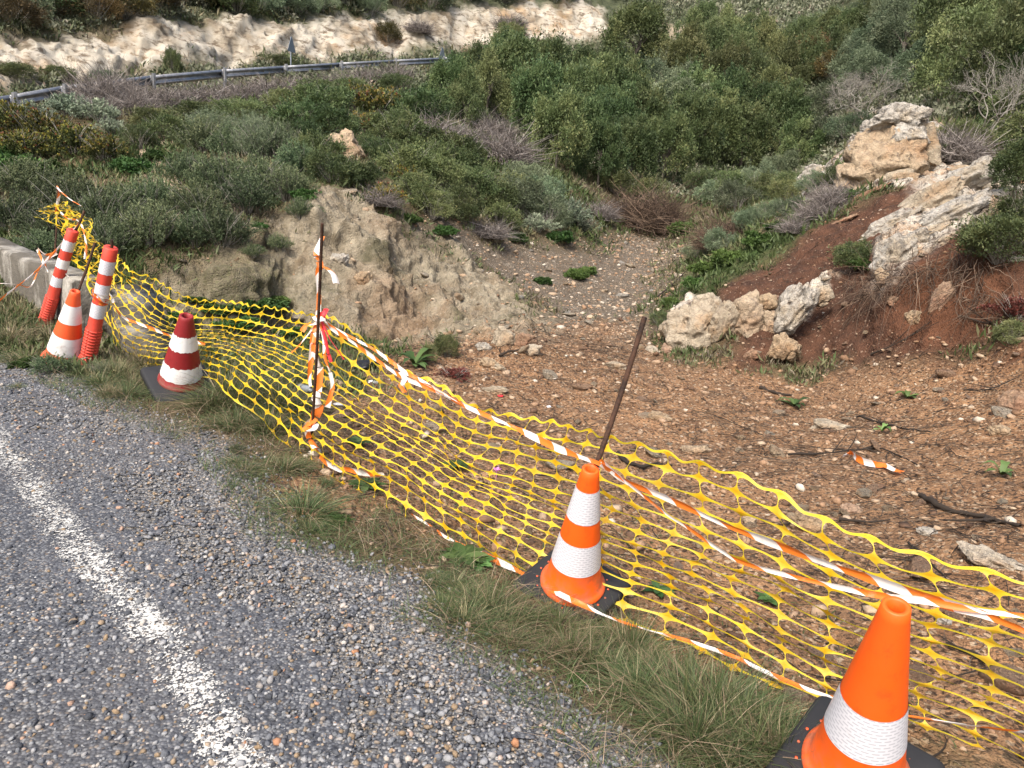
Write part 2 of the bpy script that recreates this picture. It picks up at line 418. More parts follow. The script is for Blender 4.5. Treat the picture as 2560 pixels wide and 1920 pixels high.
def gz(P2):
    """ground height at plan points, read from the finished sheet"""
    P2 = np.atleast_2d(np.asarray(P2, float))
    r = np.clip(np.hypot(P2[:, 0], P2[:, 1]), rr[0], rr[-1] * .999); t = np.arctan2(P2[:, 0], P2[:, 1])
    i = np.clip(np.searchsorted(th, t) - 1, 0, NT_ - 2); j = np.clip(np.searchsorted(rr, r) - 1, 0, NR_ - 2)
    a = np.clip((t - th[i]) / (th[i + 1] - th[i]), 0, 1); b = (r - rr[j]) / (rr[j + 1] - rr[j])
    return (GZ[i, j] * (1 - a) + GZ[i + 1, j] * a) * (1 - b) + (GZ[i, j + 1] * (1 - a) + GZ[i + 1, j + 1] * a) * b
def gp(P2):
    P2 = np.atleast_2d(np.asarray(P2, float))[:, :2]
    return np.c_[P2, gz(P2)]
i, j = np.meshgrid(np.arange(NT_), np.arange(NR_ - 1), indexing='ij'); i2 = (i + 1) % NT_
GF = np.stack([i * NR_ + j, i * NR_ + j + 1, i2 * NR_ + j + 1, i2 * NR_ + j], -1).reshape(-1, 4)
one = np.ones(len(G3))
cA = np.c_[W['red'], W['pale'], W['dark'], one]
cB = np.c_[W['grav'], W['cliff'], W['track'], one]
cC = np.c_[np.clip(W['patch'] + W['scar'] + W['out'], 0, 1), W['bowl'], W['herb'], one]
cD = np.c_[W['rock'], W['moss'], W['ochre'], one]

# ground material
g = NT('earth')
A_, D_, B_, C_ = g.sep(g.attr('cover_a', 'Color')), g.sep(g.attr('cover_d', 'Color')), g.sep(g.attr('cover_b', 'Color')), g.sep(g.attr('cover_c', 'Color'))
nbig, nmid, nfin = g.noise(.5, 5), g.noise(3.5, 6, .6), g.noise(22, 5, .65)
grass = g.mix(nmid, (.05, .042, .022), (.16, .115, .065))
grass = g.mix(g.ramp(nfin, [(.5, 0), (.68, .8)]), grass, (.055, .07, .024))
farg = g.mix(g.ramp(nbig, [(.35, 0), (.65, 1)]), (.05, .06, .03), (.09, .10, .055))
base = g.mix(g.math('MULTIPLY', g.attr('far'), 1.0), grass, farg)
red = g.mix(g.ramp(nmid, [(.3, 0), (.7, 1)]), (.165, .086, .044), (.41, .235, .12))
red = g.mix(g.ramp(nbig, [(.4, 0), (.62, .85)]), red, g.mix(nfin, (.115, .065, .038), (.31, .185, .10)))
speck = g.voro(46, out='Color'); sd = g.sep(speck)
red = g.mix(g.ramp(g.noise(48, 5, .7), [(.38, .55), (.5, 0)]), red, (.09, .052, .032))
red = g.mix(g.ramp(g.noise(2.1, 5, .65), [(.55, 0), (.68, .6)]), red, (.085, .058, .04))
red = g.mix(g.ramp(sd[0], [(.80, 0), (.86, .7)]), red, g.mix(sd[1], (.33, .21, .12), (.45, .36, .25)))
red = g.mix(g.ramp(sd[2], [(.80, 0), (.84, .8)]), red, (.035, .024, .018))
c = g.mix(A_[0], base, red)
trk = g.mix(g.ramp(sd[1], [(.3, 0), (.9, 1)]), (.09, .07, .05), (.27, .23, .18))
trk = g.mix(g.ramp(nmid, [(.42, 0), (.58, .8)]), trk, (.13, .10, .07))
c = g.mix(B_[2], c, trk)
pale = g.mix(g.ramp(nmid, [(.3, 0), (.68, 1)]), (.17, .14, .095), (.39, .34, .25))
pale = g.mix(g.ramp(g.noise(1.1, 5, .6), [(.52, 0), (.72, .6)]), pale, (.22, .145, .085))
stk = g.noise(3.2, 6, .7, vec=g.scalev(g.coords(), (1, 1, .22)))
pale = g.mix(g.ramp(stk, [(.38, .6), (.48, 0)]), pale, (.10, .08, .052))
pale = g.mix(g.ramp(g.noise(.8, 4, .6, vec=g.scalev(g.coords(), (1, 1, .4))), [(.55, 0), (.65, .8)]), pale, (.075, .07, .038))
pale = g.mix(g.ramp(sd[0], [(.955, 0), (.97, .6)]), pale, (.38, .33, .26))
c = g.mix(A_[1], c, pale)
drk = g.mix(g.ramp(nmid, [(.3, 0), (.7, 1)]), (.05, .027, .018), (.125, .06, .036))
drk = g.mix(g.ramp(sd[0], [(.965, 0), (.98, .7)]), drk, (.34, .24, .17))
c = g.mix(A_[2], c, drk)
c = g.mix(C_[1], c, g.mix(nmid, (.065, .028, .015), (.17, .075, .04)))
clf = g.mix(g.ramp(g.noise(.45, 6, .62), [(.34, 0), (.58, 1)]), (.25, .20, .135), (.54, .495, .41))
clf = g.mix(g.ramp(g.noise(1.6, 6, .7, vec=g.scalev(g.coords(), (1, 1, 2.2))), [(.38, .95), (.50, 0)]), clf, (.15, .115, .08))
clf = g.mix(g.ramp(g.noise(.3, 3), [(.55, 0), (.7, .6)]), clf, (.42, .25, .11))
c = g.mix(B_[1], c, clf)
c = g.mix(C_[0], c, g.mix(nmid, (.30, .22, .14), (.5, .42, .31)))
c = g.mix(g.math('MULTIPLY', C_[2], .8), c, (.05, .10, .025))
c = g.mix(g.math('MULTIPLY', D_[2], .5), c, g.mix(nmid, (.12, .065, .035), (.34, .21, .12)))
mos = g.mix(g.ramp(nmid, [(.4, 0), (.62, 1)]), (.045, .045, .02), (.12, .10, .06))
c = g.mix(g.math('MULTIPLY', D_[1], .6), c, g.mix(g.ramp(nfin, [(.45, 0), (.65, 1)]), mos, (.07, .085, .02)))
rk = g.mix(g.ramp(g.noise(7, 6, .68), [(.34, 0), (.6, 1)]), (.26, .22, .17), (.58, .53, .45))
rk = g.mix(g.ramp(g.noise(1.6, 5, .6), [(.50, 0), (.64, .9)]), rk, (.38, .21, .095))
rk = g.mix(g.ramp(g.noise(5, 7, .75, dist=.6), [(.52, 0), (.60, .9)]), rk, (.055, .05, .045))
rk = g.mix(g.ramp(g.noise(2.4, 5, .65), [(.36, .95), (.45, 0)]), rk, (.05, .024, .016))
c = g.mix(D_[0], c, rk)
gv = g.voro(95, out='Color'); gs = g.sep(gv)
gcol = g.ramp(gs[0], [(0, (.07, .073, .08)), (.3, (.17, .175, .185)), (.6, (.29, .29, .29)), (.8, (.24, .20, .15)), (1, (.46, .45, .43))])
gcol = g.mix(g.ramp(g.voro(95), [(.3, 0), (.6, .6)]), gcol, (.07, .068, .066))
c = g.mix(B_[0], c, gcol)
hh = g.math('ADD', g.math('MULTIPLY', nfin, .6), g.math('MULTIPLY', nmid, 1.0))
hh = g.math('SUBTRACT', hh, g.math('MULTIPLY', g.voro(38), .5))
hh = g.math('ADD', hh, g.math('MULTIPLY', A_[1], g.math('ADD', g.math('MULTIPLY', g.noise(9, 6, .75), 1.2), g.math('MULTIPLY', g.voro(6, 'DISTANCE_TO_EDGE'), .9))))
nb = g.bump(g.math('ADD', hh, g.math('MULTIPLY', g.math('MULTIPLY', B_[1], 3.0), g.noise(1.7, 6, .7))), .8, .06)
hv = g.math('MULTIPLY', g.voro(95), -1.0)
nb2 = g.bump(hv, .7, .008, nb)
m_ground = g.fin(c, .92, nb2, .2)
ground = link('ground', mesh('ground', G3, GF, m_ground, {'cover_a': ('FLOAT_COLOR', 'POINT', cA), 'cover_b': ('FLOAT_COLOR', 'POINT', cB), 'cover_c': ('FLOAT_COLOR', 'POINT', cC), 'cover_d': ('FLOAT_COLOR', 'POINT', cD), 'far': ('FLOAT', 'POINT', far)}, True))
kind(ground, 'structure')
bpy.context.view_layer.update()
def hit(X, Y):
    """ground point on the line of sight through (X, Y)"""
    r = ray(X, Y); d = r / np.linalg.norm(r)
    ok, p, n, _ = ground.ray_cast(Vector(EYE), Vector(d), distance=900)
    return np.array(p) if ok else at(X, Y, 300)
def depth(P):
    return float((np.asarray(P) - EYE) @ FWD)
# ------------------------------------------------------------------ road, edge line, loose gravel
rng = np.random.default_rng(7)
g = NT('asphalt')
v1 = g.voro(85, out='Color'); s1 = g.sep(v1)
ac = g.ramp(s1[0], [(0, (.03, .033, .041)), (.3, (.07, .075, .087)), (.6, (.13, .136, .148)), (.84, (.225, .228, .23)), (.93, (.17, .125, .085)), (1, (.42, .42, .41))])
ac = g.mix(g.ramp(g.voro(85), [(.35, 0), (.66, .8)]), ac, (.04, .042, .047))
ac = g.mix(g.ramp(g.noise(1.1, 4), [(.45, 0), (.66, .35)]), ac, (.10, .105, .12))
ac = g.mix(g.ramp(g.noise(.5, 3), [(.48, 0), (.66, .3)]), ac, (.12, .10, .08))
ah = g.math('MULTIPLY', g.voro(85), -1.0)
m_road = g.fin(ac, g.ramp(s1[1], [(0, .55), (1, .9)]), g.bump(ah, .8, .006, g.bump(g.noise(8, 4), .3, .02)), .35)
# asphalt sheet: its ragged edge thins out under the gravel
def sheet(x0, x1, y0, y1, st):
    gx_, gy_ = np.meshgrid(np.linspace(x0, x1, int(round((x1 - x0) / st)) + 1), np.linspace(y0, y1, int(round((y1 - y0) / st)) + 1), indexing='ij')
    nx, ny = gx_.shape
    P = np.c_[gx_.ravel(), gy_.ravel()]
    i_, j_ = np.meshgrid(np.arange(nx - 1), np.arange(ny - 1), indexing='ij')
    Q = np.stack([i_ * ny + j_, (i_ + 1) * ny + j_, (i_ + 1) * ny + j_ + 1, i_ * ny + j_ + 1], -1).reshape(-1, 4)
    C = P[Q].mean(1)
    p3 = np.c_[C, np.zeros(len(C))]
    rd_ = polydist(C, VERGE); r_ = np.hypot(C[:, 0], C[:, 1])
    wob = fbm(p3 * 1.3, 4, 77) * .5 + fbm(p3 * 8, 3, 78) * .32 + fbm(p3 * 26, 2, 79) * .25
    ok = (rd_ + wob > np.where(r_ < 4.5, .62, .40)) & (r_ < 12.5)
    return np.c_[P, np.full(len(P), .006)], Q[ok]
va, fa = sheet(-8, 3, -2, 9, .03)
vb, fb = sheet(-13, -8, -5, 12, .2)
vc, fc = sheet(-8, 3, -5, -2, .2)
road = link('road', mesh('road', np.vstack([va, vb, vc]), np.vstack([fa, fb + len(va), fc + len(va) + len(vb)]), m_road)); kind(road, 'structure')
# worn white edge line
cl = np.vstack([[atz(X, Y, .01)[:2] for X, Y in [(830, 2150), (690, 1900), (520, 1659), (425, 1500), (330, 1360), (215, 1230), (110, 1110), (55, 1030), (-8, 965), (-120, 880)]], np.array([(-7.4, 6.6)])])
cl = catmull(cl, 260); tn = nrm(np.gradient(cl, axis=0)); nl = np.c_[-tn[:, 1], tn[:, 0]]
V = np.vstack([np.c_[cl + nl * k, np.full(260, .0105)] for k in np.linspace(-.095, .095, 7)])
F = np.vstack([np.c_[np.arange(259) + k * 260, np.arange(259) + k * 260 + 1, np.arange(259) + k * 260 + 261, np.arange(259) + k * 260 + 260] for k in range(6)])
acr = np.repeat(np.abs(np.linspace(-1, 1, 7)), 260)
g = NT('worn_paint')
wf = g.math('ADD', g.noise(55, 4, .75), g.math('MULTIPLY', g.noise(3.2, 3), .35))
wf = g.math('SUBTRACT', wf, g.math('MULTIPLY', g.math('POWER', g.attr('acr'), 2.0), .12))
wf = g.math('SUBTRACT', wf, g.math('MULTIPLY', g.voro(110), .22))
msk = g.ramp(wf, [(.552, 0), (.60, 1)])
col = g.mix(g.noise(20, 3), (.38, .375, .35), (.60, .59, .555))
g.fin(col, .8, g.bump(g.noise(70, 3), .4, .003))
tr = g.n('BsdfTransparent'); mx = g.n('MixShader'); g.set(mx.inputs[0], msk)
g.t.links.new(tr.outputs[0], mx.inputs[1]); g.t.links.new(g.b.outputs[0], mx.inputs[2]); g.t.links.new(mx.outputs[0], g.out.inputs[0])
ln = link('road_edge_line', mesh('road_edge_line', V, F, g.m, {'acr': ('FLOAT', 'POINT', acr)})); kind(ln, 'structure')

# ---- stones
bm = bmesh.new(); bmesh.ops.create_icosphere(bm, subdivisions=1, radius=1)
ICO1 = (np.array([v.co[:] for v in bm.verts]), np.array([[v.index for v in f.verts] for f in bm.faces])); bm.free()
def ico(sub):
    bm = bmesh.new(); bmesh.ops.create_icosphere(bm, subdivisions=sub, radius=1)
    r_ = (np.array([v.co[:] for v in bm.verts]), np.array([[v.index for v in f.verts] for f in bm.faces])); bm.free(); return r_
def facet(V, rng, k=9, lo=.55, hi=.95):
    V = V.copy()
    for _ in range(k):
        n = nrm(rng.normal(size=3)); d = rng.uniform(lo, hi)
        V -= np.maximum(V @ n - d, 0)[:, None] * n
    return V
def rotm(rng, n):
    q = nrm(rng.normal(size=(n, 4))); w, x, y, z = q.T
    return np.stack([np.stack([1 - 2 * (y * y + z * z), 2 * (x * y - z * w), 2 * (x * z + y * w)], -1), np.stack([2 * (x * y + z * w), 1 - 2 * (x * x + z * z), 2 * (y * z - x * w)], -1),
                     np.stack([2 * (x * z - y * w), 2 * (y * z + x * w), 1 - 2 * (x * x + y * y)], -1)], -2)
def pebbles(name, P, S, mat, rng, flat=.7, sink=.25, bank=10, base=None, tint=None):
    """one mesh of many small faceted stones at P with sizes S"""
    BV, BF = base or ICO1
    protos = np.stack([facet(BV, rng, 8, .45, .9) * rng.uniform((.8, .6, .45), (1.15, .95, .8)) for _ in range(bank)])
    k = rng.integers(0, bank, len(P))
    yaw = rotm(rng, len(P))
    v = np.einsum('nij,nvj->nvi', yaw, protos[k])
    v[:, :, 2] *= flat
    v = v * S[:, None, None] + P[:, None]
    v[:, :, 2] += (S * (.5 - sink))[:, None] * flat
    F = (BF[None] + (np.arange(len(P)) * len(BV))[:, None, None]).reshape(-1, 3)
    t = rng.random(len(P)) if tint is None else tint
    return mesh(name, v.reshape(-1, 3), F, mat, {'tint': ('FLOAT', 'POINT', np.repeat(t, len(BV)))})
def stone_mat(name, stops, sc=30):
    g = NT(name)
    c = g.ramp(g.attr('tint'), stops)
    c = g.mix(g.ramp(g.noise(sc, 4, .7), [(.35, 0), (.65, .55)]), c, g.mix(.5, c, (.5, .5, .48)), 'MULTIPLY')
    return g.fin(c, .85, g.bump(g.noise(sc * 2, 3), .4, .01), .3)
m_grav = stone_mat('gravel_stone', [(0, (.05, .054, .063)), (.3, (.12, .128, .145)), (.55, (.23, .238, .25)), (.72, (.33, .33, .335)), (.82, (.24, .18, .12)), (.9, (.30, .22, .14)), (.96, (.46, .44, .41)), (1, (.36, .17, .08))], 60)
P = np.c_[rng.uniform(-8, 3.4, 420000), rng.uniform(.8, 9.5, 420000)]
rd = polydist(P, VERGE)
n = fbm(np.c_[P * 1.2, np.zeros(len(P))], 4, 91)
r = np.hypot(P[:, 0], P[:, 1])
dens = sstep(-.26, .10, rd + n * .2) * (.11 + .95 * sstep(1.5, .35, rd + n * .7)) * np.clip(2.4 / np.maximum(r, 2.0), .25, 1)
v = P - 0
ang = np.abs(np.arctan2(P[:, 0], P[:, 1]))
keep_ = (rng.random(len(P)) < dens * .85) & (ang < math.radians(46))
P = P[keep_]
P3 = gp(P); P3[:, 2] = np.where(polydist(P, VERGE) > .3, np.maximum(P3[:, 2], .004), P3[:, 2])
S = np.exp(rng.normal(math.log(.0085), .40, len(P))).clip(.004, .022)
gr = link('gravel', pebbles('gravel', P3, S, m_grav, rng, .8, .2)); kind(gr, 'stuff')
gr['label'] = 'loose grey gravel lying along the edge of the asphalt'

# ---- rubble on the red clearing and on the track
m_rub = stone_mat('rubble_stone', [(0, (.11, .065, .042)), (.3, (.22, .13, .075)), (.55, (.34, .215, .13)), (.85, (.44, .34, .24)), (1, (.55, .50, .42))], 40)
def in_zone(Z, n, rng):
    lo, hi = Z.min(0), Z.max(0); out = []
    while sum(map(len, out)) < n:
        p = rng.uniform(lo, hi, (n, 2)); out.append(p[polysd(p, Z) > -.25])
    return np.vstack(out)[:n]
P = np.vstack([in_zone(Z_RED, 11000, rng), in_zone(Z_TRACK, 5000, rng), in_zone(Z_DARK, 350, rng), in_zone(Z_PALE, 700, rng)])
r = np.hypot(P[:, 0], P[:, 1])
S = np.exp(rng.normal(math.log(.0095), .75, len(P))).clip(.005, .07) * np.clip(r / 8, .75, 1.7)
pv = np.r_[rng.random(11000) * .85, .45 + .55 * rng.random(5000), rng.random(350), .4 + .5 * rng.random(700)]
Pc = in_zone(Z_RED, 1700, rng); Pc = Pc[fbm(np.c_[Pc * .8, np.zeros(len(Pc))], 3, 12) + rng.normal(size=len(Pc)) * .3 > -.05]
P = np.vstack([P, Pc]); S = np.r_[S, np.exp(rng.normal(math.log(.024), .5, len(Pc))).clip(.012, .075)]; pv = np.r_[pv, rng.random(len(Pc)) ** 1.5 * .75]
Pd = in_zone(Z_RED, 900, rng); Pd = Pd[fbm(np.c_[Pd * .6, np.zeros(len(Pd))], 3, 14) + rng.normal(size=len(Pd)) * .35 > .0]
P = np.vstack([P, Pd]); S = np.r_[S, np.exp(rng.normal(math.log(.032), .4, len(Pd))).clip(.02, .08)]; pv = np.r_[pv, .5 + .5 * rng.random(len(Pd))]
rb = link('rubble', pebbles('rubble', gp(P), S, m_rub, rng, .62, .3, tint=pv)); kind(rb, 'stuff')
rb['label'] = 'small stones strewn over the red earth and the track'

# ---- dark twigs pressed into the clearing
g = NT('dead_twig')
m_twig = g.fin(g.ramp(g.attr('tint'), [(0, (.018, .014, .011)), (.6, (.05, .036, .026)), (1, (.16, .12, .085))]), .9)
def litter_twigs(name, P, L, rad, rng, mat, lift=.012):
    k = len(P); a = rng.uniform(0, 2 * math.pi, k); s = np.linspace(-.5, .5, 5)
    bend = rng.normal(size=(k, 1)) * .25
    x = P[:, :1] + L[:, None] * (np.cos(a)[:, None] * s - np.sin(a)[:, None] * bend * s ** 2 * 2)
    y = P[:, 1:2] + L[:, None] * (np.sin(a)[:, None] * s + np.cos(a)[:, None] * bend * s ** 2 * 2)
    z = gz(np.c_[x.ravel(), y.ravel()]).reshape(x.shape) + lift + rng.random((k, 1)) * .02
    V, F = tubes(np.stack([x, y, z], -1), np.broadcast_to(rad[:, None] * np.array([1, .95, .8, .65, .4]), x.shape), 3)
    return mesh(name, V, F, mat, {'tint': ('FLOAT', 'POINT', np.repeat(rng.random(k), 15))})
P = np.vstack([in_zone(Z_RED, 5200, rng), in_zone(Z_DARK, 700, rng), in_zone(Z_TRACK, 300, rng)])
P = P[fbm(np.c_[P * .9, np.zeros(len(P))], 3, 8) + rng.normal(size=len(P)) * .3 > -.05]
tw = link('twig_litter', litter_twigs('twig_litter', P, rng.uniform(.06, .38, len(P)), rng.uniform(.0015, .0045, len(P)), rng, m_twig)); kind(tw, 'stuff')
tw['label'] = 'fine dark twigs littering the red earth'
# ------------------------------------------------------------------ rocks
ICO5, ICO3 = ico(5), ico(3)
def rock_mat(name, lo, hi, warm, dark, dk=.5):
    g = NT(name)
    n1 = g.noise(2.2, 6, .62, True); n2 = g.noise(9, 6, .68, True)
    c = g.mix(g.ramp(n2, [(.32, 0), (.62, 1)]), lo, hi)
    c = g.mix(g.ramp(n1, [(.50, 0), (.66, .9)]), c, warm)
    c = g.mix(g.ramp(g.noise(6, 7, .75, True, dist=.6), [(dk, 0), (dk + .08, .9)]), c, dark)
    c = g.mix(g.ramp(g.voro(7, 'DISTANCE_TO_EDGE', True), [(0, .55), (.05, 0)]), c, (.12, .08, .05))
    oi = g.n('ObjectInfo').outputs['Random']
    c = g.mix(.25, c, g.ramp(oi, [(0, (.25, .2, .15)), (.5, (.5, .42, .32)), (1, (.6, .56, .5))]))
    pit = g.ramp(g.voro(5, obj=True), [(.0, 0), (.28, 1)])
    c = g.mix(g.ramp(pit, [(.1, .6), (.5, 0)]), c, (.10, .065, .04))
    h = g.math('ADD', g.math('MULTIPLY', n2, 1.0), g.math('MULTIPLY', g.noise(26, 5, .7, True), .5))
    h = g.math('ADD', h, g.math('MULTIPLY', pit, .8))
    return g.fin(c, .93, g.bump(h, 1.0, .10), .2)
m_lime = rock_mat('limestone', (.29, .235, .165), (.57, .49, .37), (.40, .24, .115), (.07, .06, .05), .58)
m_grey = rock_mat('grey_limestone', (.27, .255, .225), (.58, .55, .49), (.40, .31, .19), (.05, .05, .047), .52)
m_warm = rock_mat('ochre_limestone', (.29, .19, .105), (.56, .43, .28), (.40, .22, .10), (.08, .05, .035), .58)
m_rust = rock_mat('red_stone', (.26, .13, .075), (.46, .30, .19), (.30, .12, .06), (.10, .05, .03), .66)
def rock_mesh(name, seed, dims, mat, rough=.22, k=10, base=None, freq=1.7):
    rng = np.random.default_rng(seed)
    BV, BF = base or ICO5
    V = facet(BV, rng, k, .5, .95)
    fp = nrm(rng.normal(size=(13, 3))) * rng.uniform(.6, 1.0, (13, 1))
    dd_ = np.sort(np.sqrt(((V[:, None] - fp[None]) ** 2).sum(2)), axis=1)
    crack = (1 - sstep(0, .16, dd_[:, 1] - dd_[:, 0])) if rough > .2 else 0 * V[:, 0]
    stepn = rng.normal(size=13)[np.argmin(((V[:, None] - fp[None]) ** 2).sum(2), axis=1)] if rough > .2 else 0 * V[:, 0]
    N = nrm(V)
    o = rng.uniform(-50, 50, 3)
    d = fbm(V * freq + o, 5, seed, .55) * rough + fbm(V * freq * 1.6 + o, 4, seed + 5, .5, True) * rough * .55
    V = V + N * (d - .10 * crack + .06 * stepn)[:, None]
    V *= np.asarray(dims) * .5 / np.abs(V).max(0)
    return mesh(name, V, BF, mat, None, True)
def rock(X, Y, w, h, d, seed, mat, label, tilt=0, thick=.8, name='boulder', sink=0.0, yaw=0, group=None, rough=.22, k=10):
    """a boulder seen at (X, Y), w x h picture units, d metres off; tilt in degrees turns its long side"""
    c = at(X, Y, d); s = d / FOC
    me = rock_mesh(name, seed, (w * s * 1.08, (w + h) * .5 * s * thick, h * s * 1.1), mat, rough, k)
    o = link(name, me, None, c)
    az = math.atan2(-c[0], c[1])
    o.rotation_euler = (Matrix.Rotation(az + math.radians(yaw), 3, 'Z') @ Matrix.Rotation(math.radians(tilt), 3, 'Y')).to_euler()
    return tag(o, label, 'rock' if name != 'boulder' else 'boulder', group)
# the row of boulders at the foot of the red slope
rock(1500, 700, 135, 135, 11.4, 11, m_lime, 'tan rounded boulder at the left end of the row beside the track', 8, .9)
rock(1562, 710, 65, 115, 11.15, 12, m_lime, 'narrow upright tan boulder wedged second in the row beside the track', 12, .8)
rock(1612, 692, 95, 125, 11.05, 13, m_warm, 'flat faced slanting boulder with a pale left edge in the middle of the row', 24, .7)
rock(1660, 705, 60, 70, 11.0, 15, m_warm, 'low orange brown lump between the flat faced boulder and the ribbed boulder', 0, .9)
rock(1715, 672, 80, 135, 10.7, 14, m_grey, 'tall grey ribbed boulder leaning right at the end of the row', 28, .8, rough=.3)
rock(1692, 752, 75, 62, 10.45, 16, m_warm, 'yellowish block under the tall leaning grey boulder', 18, .9)
rock(1628, 768, 42, 30, 10.5, 17, m_rust, 'small reddish wedge of rock in front of the boulder row', -35, .6)
rock(1408, 762, 36, 28, 11.3, 18, m_lime, 'small pale stone with a red one at the foot of the tan boulder', 0, .9)
rock(1437, 757, 30, 30, 11.3, 19, m_rust, 'small red brown stone touching the left tan boulder', 0, .9)
rock(1768, 640, 60, 50, 10.9, 101, m_lime, 'cream block on top of the tall ribbed grey boulder', -20, .8)
rock(1535, 665, 80, 60, 11.6, 102, m_lime, 'tan block behind the left end of the boulder row', 10, .8)
rock(1650, 655, 60, 46, 11.3, 103, m_warm, 'ochre block behind the middle of the boulder row', 10, .8)
# the outcrop on the right
rock(1848, 388, 80, 90, 14.4, 104, m_warm, 'ochre lower left block of the outcrop above the dark soil', -20, .8, rough=.3)
rock(1930, 398, 120, 56, 13.9, 105, m_lime, 'cream ledge at the foot of the ochre block', -12, .8, rough=.3)
rock(1968, 296, 90, 76, 14.0, 106, m_grey, 'grey pitted block tucked under the right end of the cap rock', -25, .8, rough=.34)
rock(1890, 290, 70, 70, 14.5, 107, m_grey, 'grey streaked stone left of the cap rock', -30, .8, rough=.3)
rock(1942, 262, 125, 75, 14.2, 21, m_grey, 'pitted white grey cap rock crowning the outcrop', -12, .9, rough=.38)
rock(1908, 345, 165, 150, 14.2, 22, m_warm, 'ochre main block of the outcrop under the white cap rock', -10, .85, rough=.40, k=14)
rock(1985, 330, 95, 140, 14.3, 23, m_lime, 'cream shoulder of the outcrop to the right of the ochre block', -25, .8, rough=.3)
rock(1862, 330, 70, 140, 14.6, 24, m_grey, 'grey streaked left flank of the outcrop below the bare tree', -28, .8, rough=.3)
rock(1985, 262, 50, 60, 14.5, 25, m_grey, 'small grey crest stone beside the cap rock', 10, .8, rough=.3)
rock(1768, 385, 105, 65, 17.0, 26, m_grey, 'pale grey ledge standing apart left of the outcrop', -35, .8, rough=.3)
rock(1735, 420, 50, 40, 17.0, 27, m_grey, 'small grey stone below the ledge left of the outcrop', -30, .8)
